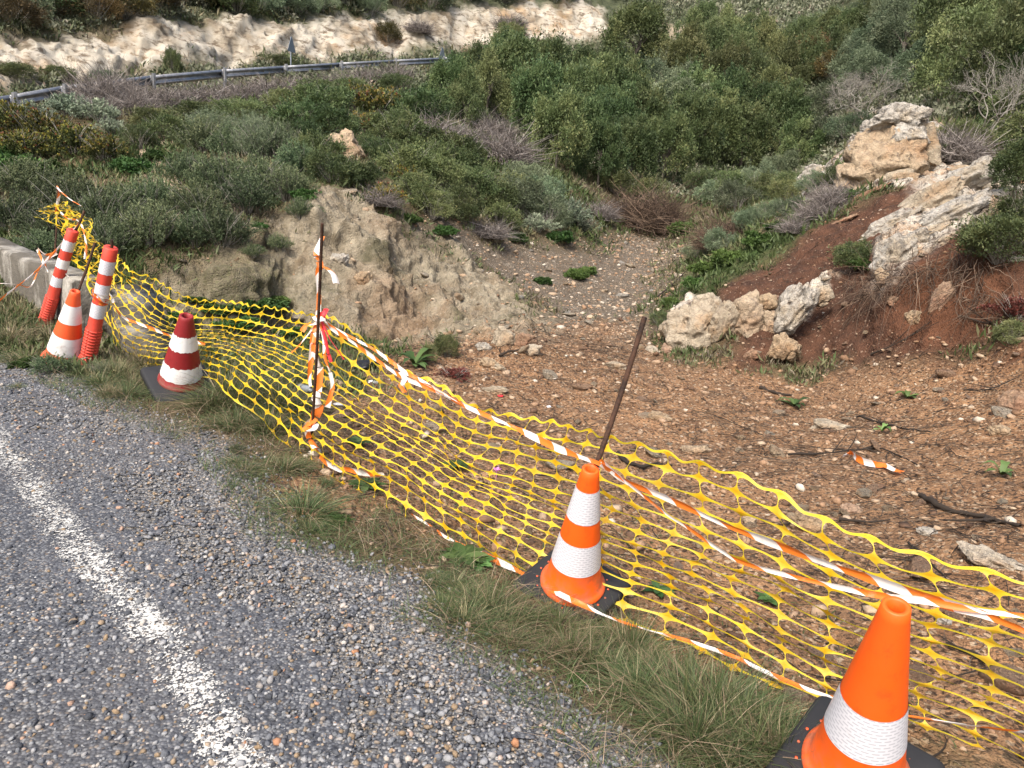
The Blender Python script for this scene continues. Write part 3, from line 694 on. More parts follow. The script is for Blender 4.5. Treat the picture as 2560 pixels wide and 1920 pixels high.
for q, (X, Y, w, h, d, sd, m, t, lab) in enumerate([
    (2080, 398, 170, 70, 12.6, 31, m_grey, -38, 'upper grey slab of the slanting ledge under the thorny bush'),
    (2000, 440, 200, 60, 12.2, 32, m_lime, -37, 'cream slab running down from the outcrop to the dark shrub'),
    (1925, 490, 170, 48, 11.8, 33, m_grey, -33, 'white lower slab of the upper ledge ending at a green shrub'),
    (2060, 458, 170, 54, 11.7, 34, m_grey, -36, 'black spotted slab in the middle of the slanting ledges'),
    (1985, 512, 130, 36, 11.2, 35, m_lime, -34, 'thin cream slab between two strips of black soil'),
    (1925, 560, 120, 84, 10.6, 36, m_grey, -52, 'bulging white toe of the lowest ledge above the red hollow'),
    (1970, 530, 100, 50, 10.7, 37, m_grey, -36, 'grey knob just above the white toe of the lowest ledge'),
    (2045, 520, 90, 26, 11.0, 38, m_lime, -38, 'isolated cream strip of rock in the black soil'),
    (2112, 366, 42, 58, 12.4, 39, m_grey, 8, 'smooth egg shaped grey boulder among the rubble on the ledge'),
    (2165, 400, 60, 90, 12.2, 40, m_grey, 30, 'grey standing slab beside the egg shaped boulder'),
    (2075, 372, 44, 34, 12.6, 41, m_warm, 0, 'brownish rubble block left of the egg shaped boulder'),
    (2095, 405, 34, 26, 12.2, 42, m_lime, 0, 'small cream block under the egg shaped boulder'),
    (1905, 612, 32, 52, 10.3, 43, m_warm, -20, 'ochre splinter hanging below the white toe'),
    (1875, 418, 110, 16, 13.1, 44, m_rust, -30, 'reddish strip of rock showing through the soil under the outcrop'),
    (1815, 482, 90, 14, 12.9, 45, m_rust, -30, 'pinkish strip of rock with a white vein lower on the dark slope'),
    (1975, 690, 40, 34, 9.4, 46, m_warm, 10, 'orange block half buried at the foot of the red hollow'),
    (1930, 655, 30, 24, 9.6, 47, m_rust, 0, 'small red block at the foot of the red hollow'),
    (2030, 655, 40, 80, 9.3, 48, m_rust, 20, 'upright orange rib of rock in the red hollow'),
    (2205, 565, 50, 26, 8.9, 49, m_grey, -5, 'pale stone poking out below the dark green shrub'),
    (2195, 880, 70, 60, 6.5, 50, m_rust, -10, 'rounded red boulder at the border of the clearing'),
    (2160, 935, 50, 26, 6.3, 51, m_warm, 0, 'ochre stone in front of the rounded red boulder'),
    (1795, 925, 120, 26, 7.2, 52, m_lime, 0, 'long flat tan stone lying alone in the clearing'),
    (1840, 1105, 46, 28, 5.2, 53, m_rust, 10, 'flat reddish stone in the middle of the clearing'),
    (2320 / 1.1573 * 1.0, 1155, 50, 26, 5.0, 54, m_grey, 5, 'grey and white stone lying beyond the net'),
    (2150, 1215, 150, 40, 4.6, 55, m_lime, 8, 'wide pale slab sunk in the earth behind the net'),
    (1745, 1140, 90, 60, 4.9, 56, m_warm, 12, 'large tan stone half hidden by the top of the net'),
    (1500, 975, 70, 26, 6.5, 57, m_warm, -12, 'pointed brown stone near the leaning rod'),
    (1420, 905, 60, 28, 7.4, 58, m_warm, 0, 'low ochre stone left of the leaning rod'),
    (1070, 845, 60, 18, 8.5, 59, m_lime, 0, 'flat cream stone by the red leafed bush'),
    (1330, 795, 50, 26, 9.9, 60, m_lime, 0, 'pale stone near the leaning rod top'),
    (720, 838, 90, 32, 7.2, 61, m_warm, 16, 'tan slab behind the net near the tape covered rod'),
    (2040, 1345, 30, 30, 3.7, 62, m_grey, 0, 'small round white stone behind the orange cone'),
    (1620, 1130, 36, 26, 5.0, 63, m_warm, 0, 'brown stone just behind the net'),
    (1088, 742, 70, 62, 9.9, 64, m_lime, -30, 'tilted cream slab on the rubble mound'),
    (1135, 745, 60, 40, 9.8, 65, m_rust, 15, 'dark red block on the rubble mound'),
    (1150, 765, 50, 34, 9.6, 66, m_lime, 0, 'pale block at the right side of the rubble mound'),
    (1045, 755, 40, 24, 9.7, 67, m_grey, 0, 'white stone at the left side of the rubble mound'),
    (1060, 790, 60, 26, 9.0, 68, m_warm, 5, 'tan stone in front of the rubble mound'),
    (1078, 797, 30, 20, 8.8, 69, m_lime, 0, 'small pale wedge below the rubble mound'),
    (790, 605, 46, 32, 11.6, 70, m_warm, 20, 'brown clod sticking out of the clay bank'),
    (735, 565, 46, 46, 11.7, 71, m_grey, 40, 'pale stone stuck in the clay bank near the ragged tape'),
    (745, 322, 105, 80, 17.6, 72, m_warm, 30, 'weathered tan boulder bare among the bushes of the left slope'),
]):
    P_ = hit(X, Y); dd = depth(P_)
    if Y > 590 and abs(dd - d) < 4: d = dd
    elif 400 < Y: d = dd + .06
    rock(X, Y - (h * .12 if Y > 590 else 0), w, h, d, sd, m, lab, t, .8, 'boulder' if w > 75 else 'rock', rough=.26)
# stones scattered on the earth
protos = [rock_mesh('stone', 200 + q, (1, .8, .5), mm, .16, 9, ICO3, 1.4) for q, mm in enumerate([m_warm, m_lime, m_rust, m_warm, m_rust, m_grey])]
def scatter_stones(Z, n, s0, s1, label, group, kinds, seed, lift=.15):
    rng = np.random.default_rng(seed)
    P = gp(in_zone(Z, n, rng))
    for p in P:
        s = min(s1, s0 * (1 + rng.pareto(2.2)))
        o = link('stone', protos[rng.choice(kinds)], None, p + np.array([0, 0, lift * s * .5]))
        o.scale = (s, s * rng.uniform(.7, 1.1), s * rng.uniform(.6, 1.1))
        o.rotation_euler = (rng.normal() * .25, rng.normal() * .25, rng.uniform(0, 6.28))
        tag(o, label, 'stone', group)
scatter_stones(Z_RED, 170, .075, .26, 'tan or reddish angular stone lying on the red earth clearing', 'stones on the red clearing', [0, 1, 2, 3, 4], 5)
scatter_stones(Z_TRACK, 60, .10, .30, 'pale stone lying on the gravelly track up the gully', 'stones on the gully track', [1, 5, 0], 6)
scatter_stones(Z_DARK, 40, .07, .22, 'light stone lying on the dark red soil of the slope', 'stones on the dark slope', [1, 2, 0], 8)
scatter_stones(Z_PALE, 25, .10, .32, 'tan stone stuck in the pale clay bank', 'stones in the clay bank', [0, 1, 3], 9)
# fallen branches
def branch(pts, rad, label, lift=.02, fork=None, mat=None, seed=0):
    rng = np.random.default_rng(seed + 900); rad = rad * .62; lift = lift * .7
    P = np.array([hit(*p) for p in pts]); P = catmull(P, 18)
    P[:, 2] += lift + rad
    P += fbm(P * 9, 2, seed)[:, None] * rad * 1.2
    mb = MB(); mb.add(*tube(P, np.linspace(rad, rad * .45, len(P)) * (1 + .2 * rng.normal(size=len(P))).clip(.6, 1.5), 6), rng.random() * .5)
    for q in range(fork or 0):
        i0 = rng.integers(4, 14); dr = nrm(P[min(i0 + 2, 17)] - P[i0] + rng.normal(size=3) * np.array([.12, .12, .02])); L = rng.uniform(.15, .4)
        mb.add(*tube(P[i0] + np.linspace(0, 1, 6)[:, None] * dr * L + np.linspace(0, 1, 6)[:, None] ** 2 * rng.normal(size=3) * .05, np.linspace(rad * .6, rad * .25, 6), 4), rng.random() * .5)
    return tag(link('fallen_branch', mb.make('fallen_branch', mat or m_twig, True)), label, 'branch')
branch([(1985, 1080), (2030, 1068), (2090, 1090), (2140, 1135)][0:1] + [(2030, 1100), (2120, 1125), (2200, 1150)], .035, 'thick charred branch lying near the border of the clearing', fork=3, seed=1)
branch([(1700, 990), (1760, 985), (1820, 980), (1900, 975), (1980, 1010)], .018, 'dark forked branch under the crumpled tape', fork=5, seed=2)
branch([(1640, 840), (1680, 852), (1710, 858)], .035, 'short cut log with a brown end in the clearing', .01, mat=m_twig, seed=3)
branch([(1540, 900), (1600, 925), (1650, 945)], .010, 'thin straight dead stick in the clearing', seed=4)
branch([(1850, 905), (1930, 925), (2010, 940)], .022, 'long dark stick beyond the flat tan stone', fork=3, seed=5)
branch([(1810, 1130), (1870, 1135), (1920, 1132)], .018, 'charred stick lying beyond the net top', seed=6)
branch([(1960, 1180), (2010, 1230), (2050, 1270)], .015, 'dark stick pointing down to the net', fork=2, seed=7)
branch([(1330, 990), (1380, 1010), (1450, 1015)], .030, 'black charred branch behind the net near the leaning rod', fork=2, seed=8)
branch([(1080, 772), (1120, 762), (1170, 775)], .03, 'brown log lying on the rubble mound', fork=2, seed=9)
branch([(1420, 650), (1455, 620), (1480, 595)], .03, 'dark branch leaning on the grassy bank left of the boulders', .1, fork=5, seed=10)
branch([(2070, 690), (2130, 705), (2170, 690)], .02, 'reddish dead branch at the foot of the red hollow', .05, fork=3, seed=11)
branch([(1880, 770), (1950, 740), (2010, 700)], .018, 'thin root trailing over the dark soil beside the orange block', .03, fork=3, seed=12)
branch([(2040, 1400), (2110, 1430), (2200, 1500)], .02, 'dead branch on the ground behind the net to the right of the plain cone', fork=3, seed=13)
branch([(2080, 850), (2140, 845), (2200, 820)], .014, 'thin dead branch near the rounded red boulder', .03, fork=3, seed=14)
# ------------------------------------------------------------------ plants
def leaf_mat(name, stops, var=.38, rough=.55, transl=.10):
    g = NT(name)
    c = g.ramp(g.attr('tint'), stops)
    oi = g.n('ObjectInfo').outputs['Random']
    hs = g.n('HueSaturation'); g.set(hs.inputs['Color'], c)
    g.set(hs.inputs['Value'], g.ramp(oi, [(0, 1 - var), (1, 1 + var)]))
    g.set(hs.inputs['Hue'], g.math('ADD', .470, g.math('MULTIPLY', g.math('FRACT', g.math('MULTIPLY', oi, 7.3)), .05)))
    return g.fin(hs.outputs[0], rough, None, .25, None, transl)
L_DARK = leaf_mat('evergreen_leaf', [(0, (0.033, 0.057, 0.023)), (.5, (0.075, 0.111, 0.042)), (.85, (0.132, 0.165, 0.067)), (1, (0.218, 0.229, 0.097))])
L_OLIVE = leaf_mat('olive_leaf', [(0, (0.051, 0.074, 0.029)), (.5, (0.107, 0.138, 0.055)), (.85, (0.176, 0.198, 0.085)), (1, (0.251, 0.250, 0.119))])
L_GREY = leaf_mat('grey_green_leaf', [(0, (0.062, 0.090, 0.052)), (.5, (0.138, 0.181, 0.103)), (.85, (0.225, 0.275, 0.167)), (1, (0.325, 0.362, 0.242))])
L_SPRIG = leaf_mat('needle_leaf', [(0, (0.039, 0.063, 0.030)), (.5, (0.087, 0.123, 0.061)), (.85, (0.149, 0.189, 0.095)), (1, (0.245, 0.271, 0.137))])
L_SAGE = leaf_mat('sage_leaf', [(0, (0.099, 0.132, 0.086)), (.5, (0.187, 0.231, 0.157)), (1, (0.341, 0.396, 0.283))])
L_YEL = leaf_mat('turning_leaf', [(0, (0.036, 0.054, 0.017)), (.5, (0.090, 0.108, 0.033)), (.66, (0.168, 0.168, 0.039)), (.76, (0.360, 0.324, 0.050)), (.82, (0.132, 0.072, 0.033)), (1, (0.240, 0.072, 0.033))])
L_HERB = leaf_mat('herb_leaf', [(0, (.03, .06, .016)), (.6, (.062, .12, .03)), (1, (.12, .19, .06))])
L_RED = leaf_mat('red_leaf', [(0, (.05, .035, .02)), (.5, (.13, .045, .026)), (1, (.26, .10, .06))])
L_BROWN = leaf_mat('brown_olive_leaf', [(0, (0.046, 0.041, 0.017)), (.5, (0.098, 0.083, 0.032)), (.9, (0.172, 0.127, 0.042)), (1, (0.253, 0.127, 0.037))])
g = NT('dry_brush'); m_dry = g.fin(g.ramp(g.attr('tint'), [(0, (.08, .066, .06)), (.6, (.19, .165, .15)), (1, (.40, .36, .33))]), .9)
g = NT('brown_brush'); m_pile = g.fin(g.ramp(g.attr('tint'), [(0, (.045, .03, .022)), (.6, (.12, .082, .058)), (1, (.24, .17, .12))]), .9)
g = NT('bark'); m_bark = g.fin(g.mix(g.noise(14, 4, .6, True), (.05, .042, .034), (.17, .15, .125)), .95, g.bump(g.noise(30, 3, .6, True), .5, .02))
g = NT('grey_twig'); m_gtwig = g.fin(g.ramp(g.attr('tint'), [(0, (.12, .11, .09)), (1, (.36, .34, .30))]), .9)

def leafquads(P, D, L, W, rng, bend=.25):
    n = len(P); D = nrm(D)
    S = nrm(np.cross(D, nrm(rng.normal(size=(n, 3)))))
    N = np.cross(D, S)
    L = np.broadcast_to(L, (n,))[:, None]; W = np.broadcast_to(W, (n,))[:, None]
    V = np.stack([P, P + D * L * .45 + S * W * .5 + N * L * bend * .3, P + D * L - N * L * bend * .2, P + D * L * .45 - S * W * .5 + N * L * bend * .3], 1).reshape(-1, 3)
    return V, np.arange(n * 4).reshape(n, 4)
def stems_mesh(name, rng, n, h, spread, rad, mat):
    a = rng.uniform(0, 6.283, n); e_ = np.c_[np.cos(a), np.sin(a), np.zeros(n)] * (spread * rng.random(n) ** .5)[:, None] + np.c_[np.zeros((n, 2)), rng.uniform(.6, 1, n) * h]
    b = np.c_[np.cos(a), np.sin(a), np.zeros(n)] * .06
    t = np.linspace(0, 1, 6)[None, :, None]
    mid = rng.normal(size=(n, 1, 3)) * .12
    P = b[:, None] * (1 - t) + e_[:, None] * t + mid * np.sin(t * math.pi)
    P[:, 0, 2] = -.12
    V, F = tubes(P, np.broadcast_to(rad * np.array([1.4, 1.1, .9, .7, .45, .2]), (n, 6)), 4)
    return mesh(name, V, F, mat, {'tint': ('FLOAT', 'POINT', np.repeat(rng.random(n), 24))})
def crown(name, seed, mat, ncl=46, cr=.34, nleaf=9000, L=.085, W=.042, zs=.85, low=.0, up=.35, gap=.25):
    """foliage one unit in radius: lumps of leaves over an uneven dome"""
    rng = np.random.default_rng(seed)
    d = nrm(rng.normal(size=(ncl * 3, 3))); d = d[d[:, 2] > -.35][:ncl]; ncl = len(d)
    shape = .80 + .42 * fbm(d * 1.6 + seed, 3, seed)
    C = d * (shape * rng.uniform(.62, 1.0, ncl))[:, None]
    R = cr * rng.uniform(.55, 1.25, ncl)
    k = rng.choice(ncl, nleaf, p=R ** 2 / (R ** 2).sum())
    u = nrm(rng.normal(size=(nleaf, 3)) + .75 * nrm(C[k]) + np.array([0, 0, .25]))
    rad = R[k] * (.35 + .65 * rng.random(nleaf) ** .45)
    lump = 1 + .35 * fbm(u * 2.4 + C[k] * 5, 2, seed + 3)
    P = C[k] + u * (rad * lump)[:, None]
    D = u + rng.normal(size=u.shape) * .55 + np.array([0, 0, up])
    P[:, 2] = P[:, 2] * zs + (.62 * zs + low)
    # shoots that stand out of the surface
    ns, nl = int(ncl * 5), 16
    kk_ = rng.choice(ncl, ns, p=R ** 2 / (R ** 2).sum()); us = nrm(rng.normal(size=(ns, 3)) + 1.2 * nrm(C[kk_]) + np.array([0, 0, .5]))
    ts = rng.random((ns, nl, 1)); ln = (rng.uniform(.16, .42, ns) * (cr / .32))[:, None, None]
    bs = (C[kk_] + us * (R[kk_] * .8)[:, None])[:, None] + us[:, None] * ln * ts + rng.normal(size=(ns, nl, 3)) * .012 + np.array([0, 0, .1]) * ln * ts ** 2
    bs = bs.reshape(-1, 3); bs[:, 2] = bs[:, 2] * zs + (.62 * zs + low)
    P = np.vstack([P, bs]); D = np.vstack([D, np.repeat(us, nl, 0) * .6 + nrm(rng.normal(size=bs.shape)) * .8]); k = np.r_[k, np.repeat(kk_, nl)]
    ok = P[:, 2] > -.05
    P, D = P[ok], D[ok]; n = len(P)
    V, F = leafquads(P, D, L * np.exp(rng.normal(-.08, .38, n)), W * np.exp(rng.normal(-.05, .35, n)), rng)
    clt = rng.random(ncl)[k][ok]
    t = np.clip(.42 * rng.random(n) + .58 * clt, 0, 1)
    return mesh(name, V, F, mat, {'tint': ('FLOAT', 'POINT', np.repeat(t, 4))})
def sprigs(name, seed, mat, nst=260, nl=34, h=1.15, spread=1.0, L=.075, W=.022, droop=.0):
    """foliage of many upright leafy shoots"""
    rng = np.random.default_rng(seed)
    a = rng.uniform(0, 6.283, nst); q = rng.random(nst) ** .5
    lob = 1 + .35 * np.sin(a * 3 + seed) + .2 * np.sin(a * 5 + 2 * seed)
    b = np.c_[np.cos(a), np.sin(a), np.zeros(nst)] * (q * .45 * lob)[:, None]
    e_ = np.c_[np.cos(a) * q * spread * lob, np.sin(a) * q * spread * lob, h * (1 - .55 * q ** 2) * rng.uniform(.65, 1.12, nst)]
    t = rng.random((nst, nl)) ** .7
    t = .25 + .75 * t
    mid = rng.normal(size=(nst, 1, 3)) * .08 + np.array([0, 0, .12])
    P = b[:, None] * (1 - t[..., None]) + e_[:, None] * t[..., None] + mid * np.sin(t[..., None] * math.pi)
    P = P.reshape(-1, 3) + rng.normal(size=(nst * nl, 3)) * .012
    sd = np.repeat(nrm(e_ - b), nl, 0)
    D = sd * .7 + nrm(rng.normal(size=P.shape)) * .8 + np.array([0, 0, .25 - droop])
    n = len(P)
    V, F = leafquads(P, D, L * rng.uniform(.6, 1.2, n), W * rng.uniform(.7, 1.3, n), rng)
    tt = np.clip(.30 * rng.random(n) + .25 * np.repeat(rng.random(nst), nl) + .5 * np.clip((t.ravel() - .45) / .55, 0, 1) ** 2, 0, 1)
    return mesh(name, V, F, mat, {'tint': ('FLOAT', 'POINT', np.repeat(tt, 4))})
def brush(name, seed, mat, n=900, h=.8, rad=.009, curl=.5, flatten=1.0):
    """a tangle of thin dead stems"""
    rng = np.random.default_rng(seed)
    a = rng.uniform(0, 6.283, n)
    st = np.c_[np.cos(a), np.sin(a), np.zeros(n)] * (rng.random(n) ** .5 * .85)[:, None]
    st[:, 2] = rng.random(n) * h * .7 * (1 - np.hypot(st[:, 0], st[:, 1]) ** 2 * .8) * flatten
    d = nrm(rng.normal(size=(n, 3)) * np.array([1, 1, .6]) + np.c_[st[:, :2] * .6, np.full(n, .45)])
    L = rng.uniform(.25, .75, n)
    t = np.linspace(0, 1, 6)[None, :, None]
    cur = rng.normal(size=(n, 1, 3)) * curl * np.array([1, 1, .6]) * L[:, None, None]
    P = st[:, None] + d[:, None] * L[:, None, None] * t + cur * t ** 2
    P += rng.normal(size=P.shape) * .012
    P[..., 2] = np.maximum(P[..., 2], -.02)
    V, F = tubes(P, np.broadcast_to(rad * rng.uniform(.6, 1.5, (n, 1)) * np.array([1, .95, .85, .7, .55, .3]), (n, 6)), 3)
    return mesh(name, V, F, mat, {'tint': ('FLOAT', 'POINT', np.repeat(rng.random(n), 18))})
def limb_tree(name, seed, mat, levels=5, h=1.0, lean=(0, 0), rad=.06, spread=.55, split=3, keep=.72, bend=.25):
    """trunk that forks again and again"""
    rng = np.random.default_rng(seed); mb = MB(); tips = []
    def go(p, d, L, r, lev):
        m = 7; pts = [p]
        dd = d.copy()
        for _ in range(m - 1):
            dd = nrm(dd + rng.normal(size=3) * bend * .5 + np.array([0, 0, .04])); pts.append(pts[-1] + dd * L / (m - 1))
        pts = np.array(pts)
        mb.add(*tube(pts, np.linspace(r, r * .68, m), 7 if lev > 2 else 4 if lev > 0 else 3), rng.random())
        if lev == 0: tips.append((pts[-1], dd)); return
        for q in range(split if lev > 1 else split + 1):
            nd = nrm(dd + rng.normal(size=3) * spread + np.array([0, 0, .08]))
            go(pts[-1] if q < 2 else pts[rng.integers(3, m)], nd, L * keep * rng.uniform(.75, 1.15), r * .62, lev - 1)
    go(np.array([0, 0, -.15]), nrm(np.array([lean[0], lean[1], 1.0])), h, rad, levels)
    return mb.make(name, mat, True), tips

R7 = lambda a, b: np.random.default_rng(a * 1000 + b)
trunk_m, _ = limb_tree('trunk', 5, m_bark, 2, .55, rad=.07, spread=.45)
st_m = [stems_mesh('stems', R7(1, q), 44, 1.25, 1.0, .011, m_gtwig) for q in range(2)]
KIND = {   # name of the thing, category, child names, foliage meshes, stems, height ratio
    'wood': ('evergreen_tree', 'tree', [crown('crown', 100 + q, L_DARK, 34, .29, 18700, 0.053, 0.030, 1.05) for q in range(4)], trunk_m),
    'woodolive': ('evergreen_tree', 'tree', [crown('crown', 120 + q, L_OLIVE, 32, .29, 17000, 0.050, 0.024, 1.0) for q in range(3)], trunk_m),
    'woodgrey': ('grey_green_tree', 'tree', [crown('crown', 140 + q, L_GREY, 30, .29, 17000, 0.053, 0.019, 1.0) for q in range(3)], trunk_m),
    'dark': ('evergreen_shrub', 'shrub', [crown('foliage', 160 + q, L_DARK, 40, .34, 13600, 0.061, 0.030, .75) for q in range(3)], st_m),
    'olive': ('olive_green_shrub', 'shrub', [crown('foliage', 180 + q, L_OLIVE, 36, .34, 12750, 0.057, 0.024, .75) for q in range(3)], st_m),
    'brown': ('brownish_shrub', 'shrub', [crown('foliage', 200 + q, L_BROWN, 36, .36, 13600, 0.057, 0.024, .8) for q in range(2)], st_m),
    'grey': ('grey_green_shrub', 'shrub', [crown('foliage', 220 + q, L_GREY, 34, .33, 11900, 0.061, 0.021, .75) for q in range(2)], st_m),
    'sage': ('sage_bush', 'shrub', [sprigs('foliage', 240 + q, L_SAGE, 130, 40, .95, 1.0, .10, .034, .2) for q in range(2)], st_m),
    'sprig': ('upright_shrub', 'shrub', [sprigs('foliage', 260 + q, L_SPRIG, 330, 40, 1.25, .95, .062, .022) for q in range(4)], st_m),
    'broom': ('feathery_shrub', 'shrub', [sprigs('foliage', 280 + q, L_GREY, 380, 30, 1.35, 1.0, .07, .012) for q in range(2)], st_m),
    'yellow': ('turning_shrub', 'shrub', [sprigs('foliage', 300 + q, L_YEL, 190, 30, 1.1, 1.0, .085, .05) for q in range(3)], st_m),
    'herb': ('leafy_herb', 'plant', [crown('foliage', 320 + q, L_HERB, 40, .25, 3600, .11, .075, .42, up=.7) for q in range(3)], None),
    'red': ('red_leaved_shrub', 'shrub', [sprigs('foliage', 340, L_RED, 150, 30, 1.0, 1.0, .085, .045)], st_m),
    'dry': ('dry_thorn_bush', 'shrub', [brush('twigs', 360 + q, m_dry, 1300, .85, .0095) for q in range(3)], None),
    'pile': ('brush_pile', 'brush pile', [brush('twigs', 380 + q, m_pile, 1900, 1.1, .0085, .7) for q in range(2)], None),
}
_use = {}
def plant(kd, X, Y, w, label, group=None, hs=1.0, back=0.0, sink=.08):
    nm, cat, ms, st = KIND[kd]
    p = hit(X, Y) if Y > -900 else None
    d = depth(p)
    s = w * d / FOC * .5 / .98
    _use[kd] = _use.get(kd, 0) + 1
    q = _use[kd]
    h_ = (q * 2654435761 + len(kd) * 97) % 1000 / 1000
    loc = p - np.array([0, 0, sink * s])
    single = st is None
    if single:
        o = link(nm, ms[q % len(ms)], None, loc); tag(o, label, cat, group)
    else:
        o = empty(nm, loc, label, cat, group)
        link(ms[0].name.split('.')[0], ms[q % len(ms)], o)
        link('trunk' if cat == 'tree' else 'stems', st[q % len(st)] if isinstance(st, list) else st, o)
    o.scale = (s, s, s * hs)
    o.rotation_euler = (0, 0, 6.283 * h_)
    return o
def plants(kd, lst, label, group, **kw):
    for c in lst: plant(kd, c[0], c[1], c[2], label, group, **{**kw, **({'hs': c[3]} if len(c) > 3 else {})})

# above the rock cutting
plants('brown', [(20, 54, 130, .9), (200, 50, 120), (270, 36, 120), (330, 14, 110), (440, 14, 110), (860, 14, 100)], 'brownish olive shrub on the brink of the rock cutting above the guardrail', 'shrubs on the brink of the cutting')
plants('dark', [(120, 24, 110), (510, 26, 110), (745, 2, 110), (400, 4, 120), (620, -1, 110)], 'dark evergreen shrub on the brink of the rock cutting above the guardrail', 'shrubs on the brink of the cutting')
plants('grey', [(80, 46, 90), (560, 26, 110), (640, 34, 90), (690, 26, 90), (800, 29, 70), (930, 12, 110), (1010, -2, 90), (1090, 2, 90), (1200, -2, 100), (560, 0, 90)], 'grey green shrub on the brink of the rock cutting above the guardrail', 'shrubs on the brink of the cutting')
plant('brown', 836, 88, 62, 'dark brown bush clinging to the yellow rock face of the cutting')
plant('dry', 905, 70, 60, 'grey dry bush on the yellow rock face near the far sign')
plant('dry', 1100, 62, 70, 'grey dry bush high on the cutting left of the tall dark tree')
plant('dark', 376, 158, 34, 'lone dark sapling standing before the cream rock cutting', hs=2.4)
plant('olive', 45, 172, 100, 'low green bush behind the guardrail at the far left', hs=.6)
plant('olive', 130, 172, 80, 'green weeds behind the first guardrail post', hs=.6)
plant('olive', 610, 145, 55, 'small grey green weed below the near road sign', hs=.8)
plant('grey', 225, 186, 60, 'pale weed growing through the gap in the guardrail', hs=.9)
# along the guardrail
plants('dry', [(245, 235, 100, 1.04), (300, 245, 110, 1.04), (370, 232, 120, 0.85), (440, 225, 120, 0.80), (215, 232, 110, 1.43), (260, 226, 110, 1.43), (520, 216, 110, 0.80), (590, 205, 110, 0.75), (660, 198, 100, 0.75), (730, 190, 90, 0.80), (800, 186, 90, 0.96), (855, 178, 80, 1.07), (215, 255, 70, 1.17)],
       'grey leafless thorn bush below the guardrail', 'dry thorn bushes along the guardrail')
plants('sage', [(150, 250, 100), (215, 262, 100), (245, 290, 70), (70, 262, 90)], 'pale sage green bush below the left stretch of the guardrail', 'sage bushes below the guardrail')
plants('yellow', [(30, 285, 120), (95, 310, 130), (160, 330, 120), (60, 345, 120), (225, 345, 100)], 'bush with yellow and red autumn leaves on the left slope', 'turning bushes on the left slope')
plants('yellow', [(765, 240, 110), (815, 250, 110), (850, 240, 90), (790, 285, 80), (875, 400, 80), (830, 440, 80), (930, 450, 60)], 'bush with yellow and reddish leaves in the middle of the slope', 'turning bushes on the middle slope')
plants('herb', [(25, 375, 110), (80, 385, 110), (20, 345, 80), (290, 375, 90), (340, 345, 60)], 'bright green leafy herb on the left slope', 'herbs on the left slope')
# left slope
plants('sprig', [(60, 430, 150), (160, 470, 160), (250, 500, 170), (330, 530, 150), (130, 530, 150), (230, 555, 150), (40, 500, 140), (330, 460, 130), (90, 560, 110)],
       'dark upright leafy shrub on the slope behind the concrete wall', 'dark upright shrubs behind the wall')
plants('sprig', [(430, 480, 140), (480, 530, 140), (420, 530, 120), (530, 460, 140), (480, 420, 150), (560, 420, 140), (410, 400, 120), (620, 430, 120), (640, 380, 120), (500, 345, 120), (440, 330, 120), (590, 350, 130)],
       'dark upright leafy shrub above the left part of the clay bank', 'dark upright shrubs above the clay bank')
plants('broom', [(560, 350, 130, 1.1), (600, 330, 110, 1.0), (540, 300, 100, .9), (450, 290, 110, .8)], 'feathery grey green shrub in the middle of the left slope', 'feathery shrubs on the left slope')
plants('dark', [(690, 260, 130), (640, 290, 120), (720, 300, 110), (360, 300, 90), (690, 360, 120), (640, 330, 110), (720, 395, 110), (780, 400, 90)], 'dark green bushy shrub on the left slope', 'dark bushy shrubs on the left slope')
plants('olive', [(340, 280, 110, .7), (420, 270, 120, .7), (520, 262, 120, .7), (610, 240, 110, .7), (690, 215, 100, .7), (760, 205, 90, .7), (860, 205, 90, .8), (300, 320, 80), (560, 270, 90, .6)], 'low olive green bush on the upper left slope', 'low bushes on the upper left slope')
plants('olive', [(950, 420, 130), (900, 440, 110), (1010, 430, 120), (1060, 460, 120), (990, 470, 110), (1100, 440, 110), (930, 470, 100), (1080, 490, 90)], 'olive green bush above the right part of the clay bank', 'bushes above the clay bank')
plants('dark', [(870, 330, 130), (900, 270, 130), (850, 300, 110), (940, 340, 110), (880, 390, 130), (930, 380, 130), (980, 390, 110), (820, 350, 90), (1000, 360, 110)], 'dark green shrub on the middle slope', 'dark shrubs on the middle slope')
plants('grey', [(1120, 460, 120), (1170, 450, 110), (1180, 490, 110), (1130, 420, 110)], 'grey green shrub at the lower edge of the middle slope', 'grey shrubs on the middle slope')
plants('sage', [(1220, 480, 110), (1160, 500, 80), (1250, 500, 80)], 'pale sage bush overhanging the track', 'sage bushes above the track')
plants('dry', [(930, 310, 130), (990, 318, 120), (880, 318, 90)], 'low grey dry bush in the hollow of the middle slope', 'dry bushes in the middle slope hollow')
plant('dry', 1085, 350, 130, 'large domed dry bush of purplish grey twigs against the dark wood', hs=1.15)
plant('dry', 1060, 300, 90, 'dry bush with long upright twigs just above the domed dry bush', hs=1.3)
plant('dry', 815, 440, 80, 'small purplish dry bush above the clay bank')
plant('dry', 1045, 505, 110, 'dry twiggy bush on the brink of the clay bank', hs=.6)
plants('herb', [(960, 505, 50), (885, 480, 50), (1115, 520, 50), (1240, 600, 55), (1170, 612, 40), (1210, 520, 60), (665, 430, 60), (555, 540, 30), (560, 492, 30), (290, 520, 60)], 'small bright green herb patch at the edge of the bare clay', 'herbs on the clay bank')
plants('sprig', [(600, 540, 60), (545, 555, 50), (650, 470, 70)], 'small dark shrub hanging on the clay bank', 'small shrubs on the clay bank')
# moss and herbs in the hollow behind the net
plants('herb', [(430, 650, 60, .5), (480, 670, 90, .5), (560, 660, 90, .5), (600, 650, 70, .5), (520, 700, 90, .5), (380, 690, 90, .5), (640, 720, 80, .5)], 'low green growth in the hollow behind the net', 'growth in the hollow behind the net')
